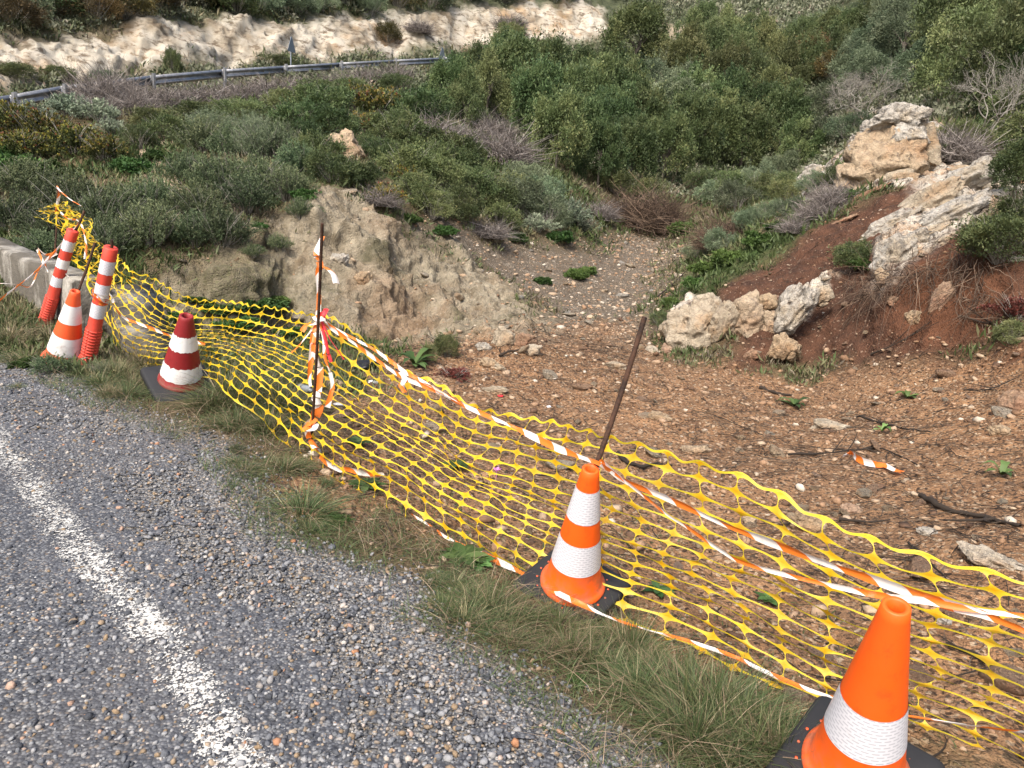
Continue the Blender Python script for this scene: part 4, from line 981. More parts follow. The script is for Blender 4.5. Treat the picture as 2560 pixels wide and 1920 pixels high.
# wood in the valley
plants('wood', hs=1.5, lst=[(1085, 200, 100), (1155, 185, 95, .9), (1120, 215, 120, 1.1), (1190, 205, 120, 1.0), (1060, 240, 110), (1015, 235, 100), (1240, 195, 110, .9), (1100, 270, 140), (1170, 265, 140), (1230, 260, 140, 1.2), (1290, 240, 130, 1.15), (1150, 320, 140), (1210, 320, 140), (1270, 315, 140), (1330, 290, 130),
                (1200, 370, 130), (1260, 375, 130), (1320, 360, 130), (1380, 350, 130), (1430, 400, 120), (1480, 360, 120), (1540, 360, 120), (1600, 370, 120), (1560, 310, 120), (1620, 320, 110), (1680, 340, 120), (1500, 300, 120), (970, 255, 100), (1290, 400, 110), (1360, 400, 110), (1720, 380, 100)],
       label='dense dark evergreen tree in the wood filling the valley', group='dark trees of the valley wood')
plants('woodolive', hs=1.45, lst=[(1050, 260, 120), (1300, 195, 110, .9), (1340, 220, 110, 1.1), (1480, 190, 110), (1530, 170, 110), (1580, 190, 110), (1640, 180, 110), (1560, 230, 120), (1620, 240, 110), (1690, 230, 110), (1740, 190, 100), (1660, 280, 110), (1005, 275, 100), (1125, 175, 80), (1500, 130, 100), (1560, 125, 90), (1620, 130, 90)],
       label='olive green tree in the upper part of the valley wood', group='olive green trees of the valley wood')
plants('woodgrey', [(1410, 240, 130), (1450, 280, 140), (1380, 270, 120), (1470, 330, 130), (1490, 240, 110), (1680, 400, 90), (1710, 300, 110), (1640, 420, 80)], 'pale grey green tree standing out in the valley wood', 'grey green trees of the valley wood')
plant('wood', 1370, 150, 130, 'tall dark tree rising above the end of the rock cutting', hs=1.25)
plant('olive', 1100, 105, 60, 'bushy sapling with a ragged top at the end of the guardrail', hs=1.5)
plants('woodolive', [(1740, 110, 90), (1790, 95, 90), (1840, 90, 100), (1880, 70, 100), (1700, 120, 80), (1830, 130, 100)], 'olive green tree on the crest at the head of the valley', 'trees on the valley crest')
plants('grey', [(1720, 85, 60), (1770, 65, 60), (1810, 55, 60), (1850, 45, 60), (1890, 30, 60), (1920, 50, 70)], 'grey green shrub on the crest at the head of the valley', 'shrubs on the valley crest')
plant('brown', 1765, 150, 110, 'brownish autumn tinted tree at the upper end of the valley wood')
plant('brown', 1800, 170, 90, 'rusty tinted shrub next to the brownish tree up the valley')
plants('olive', [(1330, 420, 100), (1400, 440, 90), (1520, 425, 100), (1580, 430, 100), (1650, 430, 90), (1700, 440, 90)], 'olive green bush at the foot of the valley wood', 'bushes at the foot of the wood')
plants('grey', [(1590, 455, 100), (1540, 440, 80), (1660, 475, 70), (1620, 500, 80), (1560, 545, 80), (1510, 560, 70), (1700, 470, 70)], 'grey green scrub on the bank right of the track', 'scrub right of the track')
plant('pile', 1400, 495, 160, 'big brown heap of cut dead brush at the head of the track')
plant('pile', 1565, 535, 125, 'reddish brown heap of dead brush right of the track')
plant('pile', 1330, 470, 80, 'smaller brown dead brush left of the big brush heap')
plants('dry', [(1290, 470, 80), (1770, 470, 90), (1720, 500, 70)], 'grey dry scrub beside the track', 'dry scrub beside the track')
plants('herb', [(1480, 505, 70), (1530, 590, 70), (1580, 570, 80), (1640, 530, 80), (1500, 620, 60), (1450, 660, 50), (1690, 500, 60), (1830, 430, 60), (1570, 412, 60), (1270, 590, 40)], 'fresh green herb patch along the right bank of the track', 'herbs on the right bank')
plant('olive', 1425, 705, 55, 'small mossy green plant at the left end of the boulder row')
# right slope
plants('grey', [(1770, 330, 120), (1800, 260, 120), (1760, 420, 80), (1830, 300, 90)], 'grey green shrub left of the outcrop', 'shrubs left of the outcrop')
plants('olive', [(1720, 330, 100), (1810, 400, 70), (1700, 420, 80)], 'olive green shrub left of the outcrop', 'olive shrubs left of the outcrop')
plant('dry', 1800, 445, 90, 'thorny grey brush with long stems under the left ledge', hs=1.3)
plant('dark', 1845, 575, 90, 'small dark shrub with bright green herbs beside the lowest ledge')
plant('herb', 1870, 580, 60, 'bright green herb clump at the foot of the small dark shrub')
plant('dark', 2160, 560, 170, 'dark green shrub with pale flowers hanging over the red hollow')
plant('dark', 2225, 500, 150, 'dark green shrub at the right border above the red hollow')
plant('red', 2195, 690, 105, 'shrub with coppery red leaves at the right border')
plant('olive', 2185, 740, 80, 'green shrub under the red leaved shrub at the right border')
plant('dry', 2060, 345, 130, 'thorny grey bush with bare stems right of the outcrop', hs=1.2)
plant('olive', 2075, 330, 110, 'green bush mixed with bare stems right of the outcrop')
plant('dark', 2010, 345, 70, 'small dark bush growing out of the outcrop shoulder')
plants('woodolive', [(2050, 232, 190, 1.3), (2150, 260, 220, 1.4), (2220, 330, 200), (2060, 150, 210, 1.4), (2130, 130, 230, 1.4), (2220, 150, 230, 1.4)], 'olive green tree on the slope above the outcrop', 'trees above the outcrop')
plants('wood', [(2190, 420, 140), (2240, 250, 170)], 'dark evergreen tree at the right border above the ledges', 'dark trees at the right border')
plants('woodgrey', [(1870, 200, 120), (1840, 170, 110), (1930, 60, 130), (1950, 130, 150), (1985, 200, 130), (1900, 150, 130)], 'grey green olive tree behind the bare tree', 'olive trees behind the bare tree')
# bare tree on the outcrop
tm, tips = limb_tree('branches', 31, m_gtwig, 7,   .27, (-.5, .1), .021, .62, 3, .80, .35)
p = hit(1895, 262)
bt = empty('bare_tree', p, 'leafless grey tree with a spreading crown on the outcrop', 'tree'); link('branches', tm, bt)
bt.scale = (4.4,) * 3
tm2, tips = limb_tree('branches', 37, m_gtwig, 6, .28, (.1, .1), .015, .6, 3, .8, .35)
bt = tag(link('bare_tree', tm2, None, hit(2090, 330)), 'small leafless tree with forked grey twigs above the slanting ledge', 'tree'); bt.scale = (2.8,) * 3
# red leafed bush and plants in the clearing
plant('red', 980, 815, 100, 'low bush of thin dark red twigs and red leaves behind the net', hs=.45)
plant('olive', 965, 770, 60, 'small bush with green and reddish leaves at the foot of the clay bank', hs=1.3)
plant('olive', 925, 780, 40, 'small green sprig left of the reddish green bush', hs=1.5)

# ---- ground cover over the slopes, far scrub on the hill
rng = np.random.default_rng(77)
def cover(name, n, rmin, rmax, size, mat, seed, blades=5, zmul=1.0, amax=40):
    rng = np.random.default_rng(seed)
    t = np.radians(rng.uniform(-amax, amax, n)); r = np.exp(rng.uniform(math.log(rmin), math.log(rmax), n))
    P = np.c_[np.sin(t) * r, np.cos(t) * r]
    w = weights(P)
    bare = w['rock'] + w['moss'] * .8 + w['red'] + w['dark'] + w['pale'] + w['track'] + w['cliff'] * 1.2 + w['grav'] * 2 + w['patch'] + w['scar'] * .7
    m = (fbm(np.c_[P * .35, np.zeros(n)], 4, seed) + rng.normal(size=n) * .35 > -.1) & (rng.random(n) > bare) & (w['rd'] < .0)
    P = gp(P[m]); r = r[m]; k = len(P)
    s = size * (r / 15) ** .75 * rng.uniform(.5, 1.5, k)
    Pb = np.repeat(P, blades, 0) + rng.normal(size=(k * blades, 3)) * np.repeat(s, blades)[:, None] * np.array([.5, .5, .2])
    D = rng.normal(size=Pb.shape) * .6 + np.array([0, 0, 1.0 * zmul])
    sb = np.repeat(s, blades) * rng.uniform(.6, 1.3, k * blades)
    V, F = leafquads(Pb, D, sb, sb * .2, rng)
    hue = np.clip(.5 + .7 * fbm(np.c_[P[:, :2] * .5, np.zeros(k)], 3, seed + 4) + rng.normal(size=k) * .18, 0, 1)
    o = link(name, mesh(name, V, F, mat, {'tint': ('FLOAT', 'POINT', np.repeat(hue, blades * 4))})); kind(o, 'stuff')
    return o
m_cover = leaf_mat('undergrowth_leaf', [(0, (.05, .07, .024)), (.4, (.085, .115, .04)), (.6, (.13, .14, .065)), (.8, (.20, .17, .10)), (1, (.16, .13, .10))], 0)
o = cover('undergrowth', 110000, 6.5, 70, .12, m_cover, 51, 6); o['label'] = 'low grass and weeds covering the slopes'
m_far = leaf_mat('far_scrub_leaf', [(0, (.055, .072, .04)), (.35, (.10, .125, .07)), (.6, (.16, .18, .115)), (.85, (.24, .25, .18)), (1, (.22, .18, .13))], 0)
def far_scrub(n, seed):
    rng = np.random.default_rng(seed)
    t = np.radians(rng.uniform(-38, 42, n)); r = np.exp(rng.uniform(math.log(34), math.log(330), n))
    P = np.c_[np.sin(t) * r, np.cos(t) * r]; w = weights(P)
    m = (w['cliff'] < .1) & (fbm(np.c_[P * .05, np.zeros(n)], 4, seed) > -.75) & (w['patch'] + w['out'] < .3)
    # the road bench stays open
    P = gp(P[m]); r = r[m]; k = len(P)
    q = 60
    R = rng.uniform(.35, 1.0, k) * np.clip(r / 70, .7, 2.2)
    u = nrm(rng.normal(size=(k * q, 3)) + np.array([0, 0, .6]))
    Pq = np.repeat(P, q, 0) + u * (np.repeat(R, q) * rng.uniform(.55, 1.05, k * q))[:, None] * np.array([1, 1, .7])
    Rq = np.repeat(R, q)
    V, F = leafquads(Pq, u + rng.normal(size=u.shape) * .5, Rq * .34 * rng.uniform(.6, 1.3, k * q), Rq * .18, rng)
    tt = np.clip(np.repeat(rng.random(k) * .75, q) + .3 * rng.random(k * q), 0, 1)
    o = link('hillside_scrub', mesh('hillside_scrub', V, F, m_far, {'tint': ('FLOAT', 'POINT', np.repeat(tt, 4))})); kind(o, 'stuff')
    o['label'] = 'grey green scrub covering the far hillside'
far_scrub(17000, 61)
# ------------------------------------------------------------------ parapet, guardrail, signs
def prism(mb, A, B, w, z0, z1, tint=0, seed=0, rough=0.0, n=1):
    """straight wall from A to B (plan), width w to its right side, tops z1 at both ends (pair)"""
    A, B = np.asarray(A[:2], float), np.asarray(B[:2], float)
    d = nrm(B - A); s = np.array([d[1], -d[0]])
    za, zb = z1
    v = []
    for t in np.linspace(0, 1, n + 1):
        c = A + (B - A) * t; zt = za + (zb - za) * t
        for o_, z in ((0, z0), (0, (z0 + zt) / 2), (0, zt - .03), (.03, zt), (w - .03, zt), (w, zt - .03), (w, (z0 + zt) / 2), (w, z0)):
            v.append(np.r_[c + s * o_, z])
    v = np.array(v)
    if rough: v += fbm(v * 2.5 + seed, 4, seed)[:, None] * rough
    k = 8
    F = [[i * k + j, (i + 1) * k + j, (i + 1) * k + (j + 1) % k, i * k + (j + 1) % k] for i in range(n) for j in range(k)]
    mb.add(v, F, tint)
    mb.add(v[:k], [[0, 1, 6, 7], [1, 2, 5, 6], [2, 3, 4, 5]], tint); e_ = v[-k:]
    mb.add(e_, [[7, 6, 1, 0], [6, 5, 2, 1], [5, 4, 3, 2]], tint)
g = NT('concrete')
cn = g.noise(3.0, 6, .65, True)
c = g.mix(g.ramp(cn, [(.35, 0), (.65, 1)]), (.25, .235, .205), (.47, .45, .40))
c = g.mix(g.ramp(g.noise(1.6, 6, .7, vec=g.scalev(g.coords(True), (1, 1, .45))), [(.40, 0), (.55, .9)]), c, (.085, .075, .06))
c = g.mix(g.ramp(g.noise(18, 5, .7, True), [(.6, 0), (.7, .6)]), c, (.16, .14, .11))
c = g.mix(g.ramp(g.voro(26, obj=True), [(0, .5), (.12, 0)]), c, (.14, .125, .10))
m_conc = g.fin(c, .95, g.bump(g.math('ADD', cn, g.noise(24, 5, .7, True)), .8, .03), .2)
A = atz(232, 604, .52); B = atz(0, 509, .56); dB = nrm((B - A)[:2]); B2 = A[:2] + dB * 9
pw = empty('parapet_wall', (A[0], A[1], 0), 'weathered concrete parapet with a stained face at the left road edge', 'wall')
L_ = lambda P: np.asarray(P[:2]) - A[:2]
mb = MB(); prism(mb, L_(B2), L_(A), .32, -1.0, (.60, .52), n=60, rough=.014, seed=4)
link('coping_beam', mb.make('coping_beam', m_conc), pw)
mb = MB(); W1 = hit(288, 800); prism(mb, L_(A) + nrm(W1[:2] - A[:2]) * -.25 + dB * .02, L_(W1), -.4, -1.2, (.44, -.02), n=24, rough=.05, seed=9)
link('wing_block', mb.make('wing_block', m_conc), pw)

# guardrail on the upper road
g = NT('galvanised_steel')
c = g.mix(g.ramp(g.noise(3, 5, .65), [(.35, 0), (.65, 1)]), (.18, .185, .195), (.36, .365, .375))
c = g.mix(g.ramp(g.noise(9, 5, .7), [(.62, 0), (.72, .6)]), c, (.12, .09, .07))
m_galv = g.fin(c, .42, None, .5, .55)
gpx = [(-95, 254), (20, 240), (130, 226), (323, 206), (478, 192), (612, 181), (733, 171), (850, 160), (955, 150), (1040, 143)]
gdp = [17.2, 18.6, 20.2, 24.0, 27.8, 31.5, 34.8, 38.2, 41.6, 45.0]
gtop = [(-95, 222), (20, 205), (130, 186), (323, 163), (478, 150), (612, 142), (733, 135), (850, 129), (955, 124), (1040, 119)]
TOP = np.array([at(X, Y, d) for (X, Y), d in zip(gtop, gdp)])
grl = empty('guardrail', (TOP[2][0], TOP[2][1], TOP[2][2] - .75), 'long galvanised steel crash barrier along the upper road', 'guardrail')
o0 = np.array(grl.location)
prof = np.array([(-.0, 0), (-.03, -.015), (-.075, -.055), (-.075, -.085), (-.01, -.13), (-.01, -.18), (-.075, -.225), (-.075, -.255), (-.03, -.295), (0, -.31)])
for k in range(len(TOP) - 1):
    a, b = TOP[k] - o0, TOP[k + 1] - o0
    d = nrm(b - a); s = nrm(np.cross(d, [0, 0, 1.0]))
    a = a - d * .12 * 0; b2 = b + d * .15
    V = np.vstack([a + s * (-x) + np.array([0, 0, z]) for x, z in prof] + [b2 + s * (-x - .006) + np.array([0, 0, z - .002]) for x, z in prof])
    n_ = len(prof); F = [[i_, i_ + 1, n_ + i_ + 1, n_ + i_] for i_ in range(n_ - 1)]
    bm_ = link('beam', mesh('beam', V, np.array(F), m_galv), grl)
    sol = bm_.modifiers.new('sheet', 'SOLIDIFY'); sol.thickness = .004
for k in range(len(TOP)):
    a = TOP[k] - o0; d = nrm(TOP[min(k + 1, len(TOP) - 1)] - TOP[max(k - 1, 0)]); s = nrm(np.cross(d, [0, 0, 1.0]))
    mb = MB()
    base = a + s * .09
    pr = [(-.05, .0), (.05, .0), (.05, .09), (.044, .09), (.044, .006), (-.044, .006), (-.044, .09), (-.05, .09)]
    V = np.vstack([[base + d * x + s * y + np.array([0, 0, zz]) for x, y in pr] for zz in (.07, -1.3)])
    n_ = len(pr); mb.add(V, [[i_, (i_ + 1) % n_, n_ + (i_ + 1) % n_, n_ + i_] for i_ in range(n_)])
    mb.add(V[:n_], [[0, 1, 4, 5], [1, 2, 3, 4], [0, 5, 6, 7]])
    link('post', mb.make('post', m_galv), grl)
    mb = MB(); V, F = [], []
    c0 = base - s * .01 + np.array([0, 0, -.155])
    q = np.array([[x, y, z] for x in (-.06, .06) for y in (-.075, -.0) for z in (-.12, .12)])
    V = c0 + q[:, :1] * d + q[:, 1:2] * s + q[:, 2:] * np.array([0, 0, 1.0])
    mb.add(V, [[0, 1, 3, 2], [4, 6, 7, 5], [0, 4, 5, 1], [2, 3, 7, 6], [0, 2, 6, 4], [1, 5, 7, 3]])
    link('spacer', mb.make('spacer', m_galv), grl)
g = NT('sign_back'); m_sign = g.fin(g.mix(g.noise(3, 4), (.20, .23, .27), (.33, .37, .42)), .5, None, .5, .4)
def sign(X, Y0, Y1, d, yaw, label, wpl):
    top = at(X, Y1, d); foot = at(X, Y0, d)
    h = top[2] - foot[2] + 1.0
    b = np.array([top[0], top[1], top[2] - h])
    o = empty('road_sign', b, label, 'road sign')
    mb = MB(); mb.add(*tube(np.array([[0, 0, 0], [0, 0, h * .5], [0, 0, h]]), .03, 8)); link('post', mb.make('post', m_sign, True), o)
    s = wpl; z1 = h + .02; z0 = z1 - s * .9; cs, sn = math.cos(yaw), math.sin(yaw)
    pts = np.array([[-s / 2 + .04, z0], [s / 2 - .04, z0], [s / 2, z0 + .05], [.04, z1], [-.04, z1], [-s / 2, z0 + .05]])
    V = np.vstack([[[x * cs - y * sn, x * sn + y * cs, z] for x, z in pts] for y in (-.045, -.035)])
    F6 = [[5, 4, 3, 2, 1, 0], [6, 7, 8, 9, 10, 11]]
    mb = MB(); mb.add(V, F6); mb.add(V, [[i_, (i_ + 1) % 6, 6 + (i_ + 1) % 6, 6 + i_] for i_ in range(6)])
    link('plate', mb.make('plate', m_sign), o)
sign(628, 150, 80, 34.5, math.radians(78), 'triangular road sign seen nearly edge on before the pale cutting', .72)
sign(955, 130, 103, 44.5, math.radians(62), 'far triangular road sign near the end of the guardrail', .72)

# ------------------------------------------------------------------ cones and posts
def plastic(name, col, dark, sc=6, rough=.45, fade=.35, mud=.8):
    g = NT(name)
    c = g.mix(g.ramp(g.noise(sc, 5, .65, True), [(.35, 0), (.7, fade)]), col, tuple(min(1, x * 1.15 + .03) for x in col))
    c = g.mix(g.ramp(g.noise(sc * 2.4, 6, .75, True), [(.56, 0), (.70, .6)]), c, dark)
    sepz = g.n('SeparateXYZ'); g.set(sepz.inputs[0], g.coords(True))
    dirt = g.math('MULTIPLY', g.ramp(sepz.outputs[2], [(.03, mud), (.24, 0)]), g.ramp(g.noise(11, 6, .7, True), [(.42, 0), (.62, 1)]))
    c = g.mix(dirt, c, (.16, .11, .075))
    scr = g.noise(4, 4, .7, vec=g.scalev(g.coords(True), (9, 9, 1.2)))
    c = g.mix(g.ramp(scr, [(.66, 0), (.72, .5)]), c, dark)
    return g.fin(c, rough, g.bump(g.noise(60, 3, .6, True), .12, .004), .45)
m_or = plastic('orange_plastic', (.86, .105, .004), (.50, .05, .008), 5, .5, .15)
m_or2 = plastic('faded_orange_plastic', (.70, .09, .02), (.38, .07, .03), 6, .5)
m_redp = plastic('red_paint', (.22, .010, .012), (.08, .015, .015), 8, .5)
m_redr = plastic('coral_rubber', (.58, .055, .03), (.34, .05, .035), 7, .55)
m_whp = plastic('white_paint', (.72, .71, .70), (.42, .33, .30), 9, .5, .1)
m_blk = plastic('black_rubber', (.012, .0125, .014), (.03, .028, .026), 9, .7, .15, .0)
g = NT('reflective_sleeve')
sc_ = g.scalev(g.n('TexCoord').outputs['UV'], (46, 1, 1))
uvn = g.n('TexCoord').outputs['UV']
br = g.n('TexBrick'); g.set(br.inputs['Vector'], uvn); br.inputs['Scale'].default_value = 1.0
br.inputs['Mortar Size'].default_value = .006; br.inputs['Brick Width'].default_value = .028; br.inputs['Row Height'].default_value = .012; br.inputs['Mortar Smooth'].default_value = .6
c = g.mix(br.outputs['Fac'], (.40, .40, .45), (.66, .655, .69))
c = g.mix(g.ramp(g.noise(7, 5, .7, True), [(.60, 0), (.75, .5)]), c, (.45, .43, .42))
m_refl = g.fin(c, .35, g.bump(br.outputs['Fac'], .10, .001), .5)
def sleeve(name, prof, mat, n=48, jit=0, seed=0):
    """lathed shell with a uv (metres round, metres up)"""
    prof = np.asarray(prof, float)
    if name == 'band': prof = prof[1:-1]
    V, F = lathe(prof, n, jit, np.random.default_rng(seed))
    me = mesh(name, V, F, mat, None, True)
    uv = me.uv_layers.new(name='UVMap')
    li = np.empty(len(me.loops), np.int32); me.loops.foreach_get('vertex_index', li)
    rm = prof[:, 0].mean()
    u = (li % n) / n * 2 * math.pi * rm; v = V[li, 2]
    uv.data.foreach_set('uv', np.c_[u, v].astype(np.float32).ravel())
    return me
def rsq(h, r, n=5):
    """corner points of a rounded square"""
    out = []
    for k, (sx, sy) in enumerate(((1, 1), (-1, 1), (-1, -1), (1, -1))):
        for a in np.linspace(0, math.pi / 2, n):
            an = a + k * math.pi / 2
            out.append((sx * (h - r) + r * math.cos(an), sy * (h - r) + r * math.sin(an)))
    return np.array(out)
def plate_mesh(side, th, mat, slope=.015, seed=0):
    h = side / 2; rings = [(h * .93, 0), (h, .006), (h, th * .72), (h * .965, th * .9), (h * .90, th), (h * .45, th + slope)]
    V = np.vstack([np.c_[rsq(q, q * .16), np.full(20, z)] for q, z in rings])
    F = [[i_ * 20 + j_, i_ * 20 + (j_ + 1) % 20, (i_ + 1) * 20 + (j_ + 1) % 20, (i_ + 1) * 20 + j_] for i_ in range(len(rings) - 1) for j_ in range(20)]
    V = V + fbm(V * 9, 2, seed)[:, None] * .004
    mb = MB(); mb.add(V, F); return mb.make('base', mat)
def upright(base, topXY, L):
    r = ray(*topXY); o_ = EYE - base
    a, b, c = r @ r, 2 * r @ o_, o_ @ o_ - L * L
    D = b * b - 4 * a * c
    ts = [-b / (2 * a)] if D < 0 else [(-b - D ** .5) / (2 * a), (-b + D ** .5) / (2 * a)]
    return max((nrm(EYE + t * r - base) for t in ts), key=lambda v: v[2])
def stand(o, base, axis, spin):
    z = Vector(axis); x = Vector((1, 0, 0)); x = (x - z * x.dot(z)).normalized(); y = z.cross(x)
    m = Matrix((x, y, z)).transposed() @ Matrix.Rotation(spin, 3, 'Z')
    o.matrix_world = Matrix.Translation(Vector(base)) @ m.to_4x4()
def cone(bXY, tXY, H, rb, rt, side, bands, body, label, spin, plate=True, th=.035, seed=0, jit=0, flange=.02):
    base = hit(*bXY); base[2] += .045 if plate else .01
    ax = upright(base, tXY, H + .01)
    o = empty('traffic_cone', base, label, 'traffic cone'); stand(o, base, ax, spin)
    z0 = th + .012 if plate else .0
    R = lambda f: rt + (rb - rt) * f            # f: 0 at the top, 1 at the foot
    Z = lambda f: H - (H - z0) * f
    prof = [(rb + flange, z0 - .004), (rb + flange, z0 + .006), (rb + flange * .4, z0 + .014), (R(.965), Z(.965))] + [(R(f), Z(f)) for f in (.8, .6, .4, .2, .05)] + [(rt + .001, H - .003), (rt - .004, H), (rt * .62, H - .004), (rt * .6, H - .06)]
    link('cone_body', sleeve('cone_body', prof, body), o)
    if plate:
        link('base', plate_mesh(side, th, m_blk, .012, seed), o)
        mb = MB()
        if seed < 3:
            for q in range(18):
                a = q * math.pi / 9; V, F = lathe([(.0052, .0), (.0052, .003), (.0001, .0035)], 8)
                mb.add(V + np.array([math.cos(a) * (rb + .035), math.sin(a) * (rb + .035), th + .004]), F)
            link('plug', mb.make('plug', m_or2), o)['kind'] = 'stuff'
    for q, (f0, f1, m) in enumerate(bands):
        e_ = .0018
        pr = [(R(f1) - .002, Z(f1)), (R(f1) + e_, Z(f1)), (R((f0 + f1) / 2) + e_, Z((f0 + f1) / 2)), (R(f0) + e_, Z(f0)), (R(f0) - .002, Z(f0))]
        link('band', sleeve('band', pr, m, 64, jit, q + seed), o)
    return o, base, ax
c2, c2b, c2a = cone((1233, 1290), (1277, 1008), .72, .134, .036, .42, [(.145, .385, m_refl), (.555, .79, m_refl)], m_or, 'bright orange cone with two white bands and a rusty rod through its top', math.radians(52), seed=1)
c3, c3b, c3a = cone((1838, 1700), (1938, 1302), .76, .142, .036, .42, [(.515, .745, m_refl)], m_or, 'bright orange cone with one wide white band at the lower right', math.radians(48), seed=2)
c1, c1b, c1a = cone((390, 848), (403, 679), .64, .158, .047, .47, [(.265, .465, m_whp), (.70, .90, m_whp)], m_redp, 'old dark red cone with painted white bands on a thick black base', math.radians(38), th=.06, seed=3, jit=.004, flange=.006)
c4, c4b, c4a = cone((138, 778), (163, 626), .66, .150, .036, .42, [(.18, .42, m_whp), (.61, .85, m_whp)], m_or2, 'orange cone with white bands between the two tall red posts', .3, plate=False, seed=4)
def delineator(bXY, tXY, L, bands, label, spin, seed):
    base = hit(*bXY); base[2] -= .01
    ax = upright(base, tXY, L)
    o = empty('delineator_post', base, label, 'delineator post'); stand(o, base, ax, spin)
    r = .054
    prof = [(r * 1.1, .02), (r * 1.1, .33), (r, .345)] + [(r, z) for z in (.5, .7, .9)] + [(r, L - .006), (r - .006, L), (.012, L), (.012, L - .03)]
    link('tube', sleeve('tube', prof, m_redr), o)
    mb = MB()
    for k in range(11):
        z = .05 + k * .027
        for q in range(6):
            a0 = q * math.pi / 3; an = a0 + np.linspace(.08, .92, 7) * math.pi / 3
            V = np.vstack([np.c_[np.cos(an) * rr_, np.sin(an) * rr_, np.full(7, zz)] for rr_, zz in ((r * 1.1 - .002, z - .007), (r * 1.1 + .006, z - .004), (r * 1.1 + .006, z + .004), (r * 1.1 - .002, z + .007))])
            mb.add(V, [[i_ * 7 + j_, i_ * 7 + j_ + 1, (i_ + 1) * 7 + j_ + 1, (i_ + 1) * 7 + j_] for i_ in range(3) for j_ in range(6)])
    link('ribbing', mb.make('ribbing', m_redr), o)
    an = np.arange(48) * 2 * math.pi / 48; lob = .105 + .022 * np.cos(an * 4)
    V = np.vstack([np.c_[np.cos(an) * lob * f, np.sin(an) * lob * f, np.full(48, z)] for f, z in ((.98, 0), (1, .01), (.95, .028), (.62, .04), (.52, .075))])
    mb = MB(); mb.add(V, [[i_ * 48 + j_, i_ * 48 + (j_ + 1) % 48, (i_ + 1) * 48 + (j_ + 1) % 48, (i_ + 1) * 48 + j_] for i_ in range(4) for j_ in range(48)])
    link('foot', mb.make('foot', m_redr, True), o)
    for q, (f0, f1) in enumerate(bands):
        z1, z0 = L * (1 - f0), L * (1 - f1)
        link('band', sleeve('band', [(r - .002, z0), (r + .002, z0), (r + .002, z1), (r - .002, z1)], m_whp if q == 1 and seed == 2 else m_refl, 40, .003 if seed == 2 else .001, seed + q), o)
    return o, base, ax, L
d1, d1b, d1a, _ = delineator((188, 782), (240, 534), 1.06, [(.10, .21), (.295, .405), (.465, .58)], 'upright coral red post with white bands and tape wound round it', .4, 1)
d2, d2b, d2a, _ = delineator((95, 700), (158, 497), 1.06, [(.10, .20), (.29, .38), (.475, .57)], 'leaning coral red post with white bands behind the left cone', .2, 2)

# ------------------------------------------------------------------ rods
g = NT('rusty_rebar'); c = g.mix(g.ramp(g.noise(22, 5, .7), [(.35, 0), (.65, 1)]), (.022, .014, .011), (.085, .042, .025))
m_rust2 = g.fin(c, .85, g.bump(g.noise(160, 2), .4, .003), .3)
def rod(a, b, r, label):
    a, b = np.asarray(a), np.asarray(b); n = max(30, int(np.linalg.norm(b - a) / .006))
    t = np.linspace(0, 1, n)[:, None]; P = (b - a) * t
    P = P + np.c_[np.sin(t * 3) * .008, np.cos(t * 2.3) * .008 - .008, np.zeros(n)]
    R = r * (1 + .10 * (np.arange(n) % 3 == 0))
    mb = MB(); mb.add(*tube(P, R, 8)); e_ = P[-1]
    V = mb.v[0][-8:]; mb.add(V, [[0, 1, 2, 3], [0, 3, 4, 7], [4, 5, 6, 7]])
    return tag(link('rebar_rod', mb.make('rebar_rod', m_rust2, True), None, a), label, 'metal rod')
rb0 = hit(670, 978); rba = upright(rb0, (697, 482), 1.60)
rod(rb0 - rba * .15, rb0 + rba * 1.60, .0088, 'upright rusty rod hung with ragged tapes holding up the net')
def axpt(b, a, L): return np.asarray(b) + np.asarray(a) * L
p0 = axpt(c2b, c2a, .60); p1 = EYE + ray(1391, 684) * (depth(p0) + .02)
rod(p0, p1, .0115, 'long leaning rusty rod sticking out of the double banded cone')
p0 = axpt(c4b, c4a, .55); rod(p0, at(207, 524, depth(p0)), .0105, 'rusty rod leaning right out of the left cone')
pw0 = at(117, 548, 8.9); pw0[2] = .5
rod(pw0, at(126, 402, depth(pw0) - .1), .0105, 'thin rusty rod on the parapet carrying the end of the net')
p0 = axpt(d2b, d2a, .95); rod(p0, at(184, 455, depth(p0)), .012, 'rusty rod poking out of the leaning post')
p0 = axpt(d1b, d1a, .98); rod(p0, axpt(d1b, d1a, 1.125), .011, 'short rod tip in the top of the upright coral post')

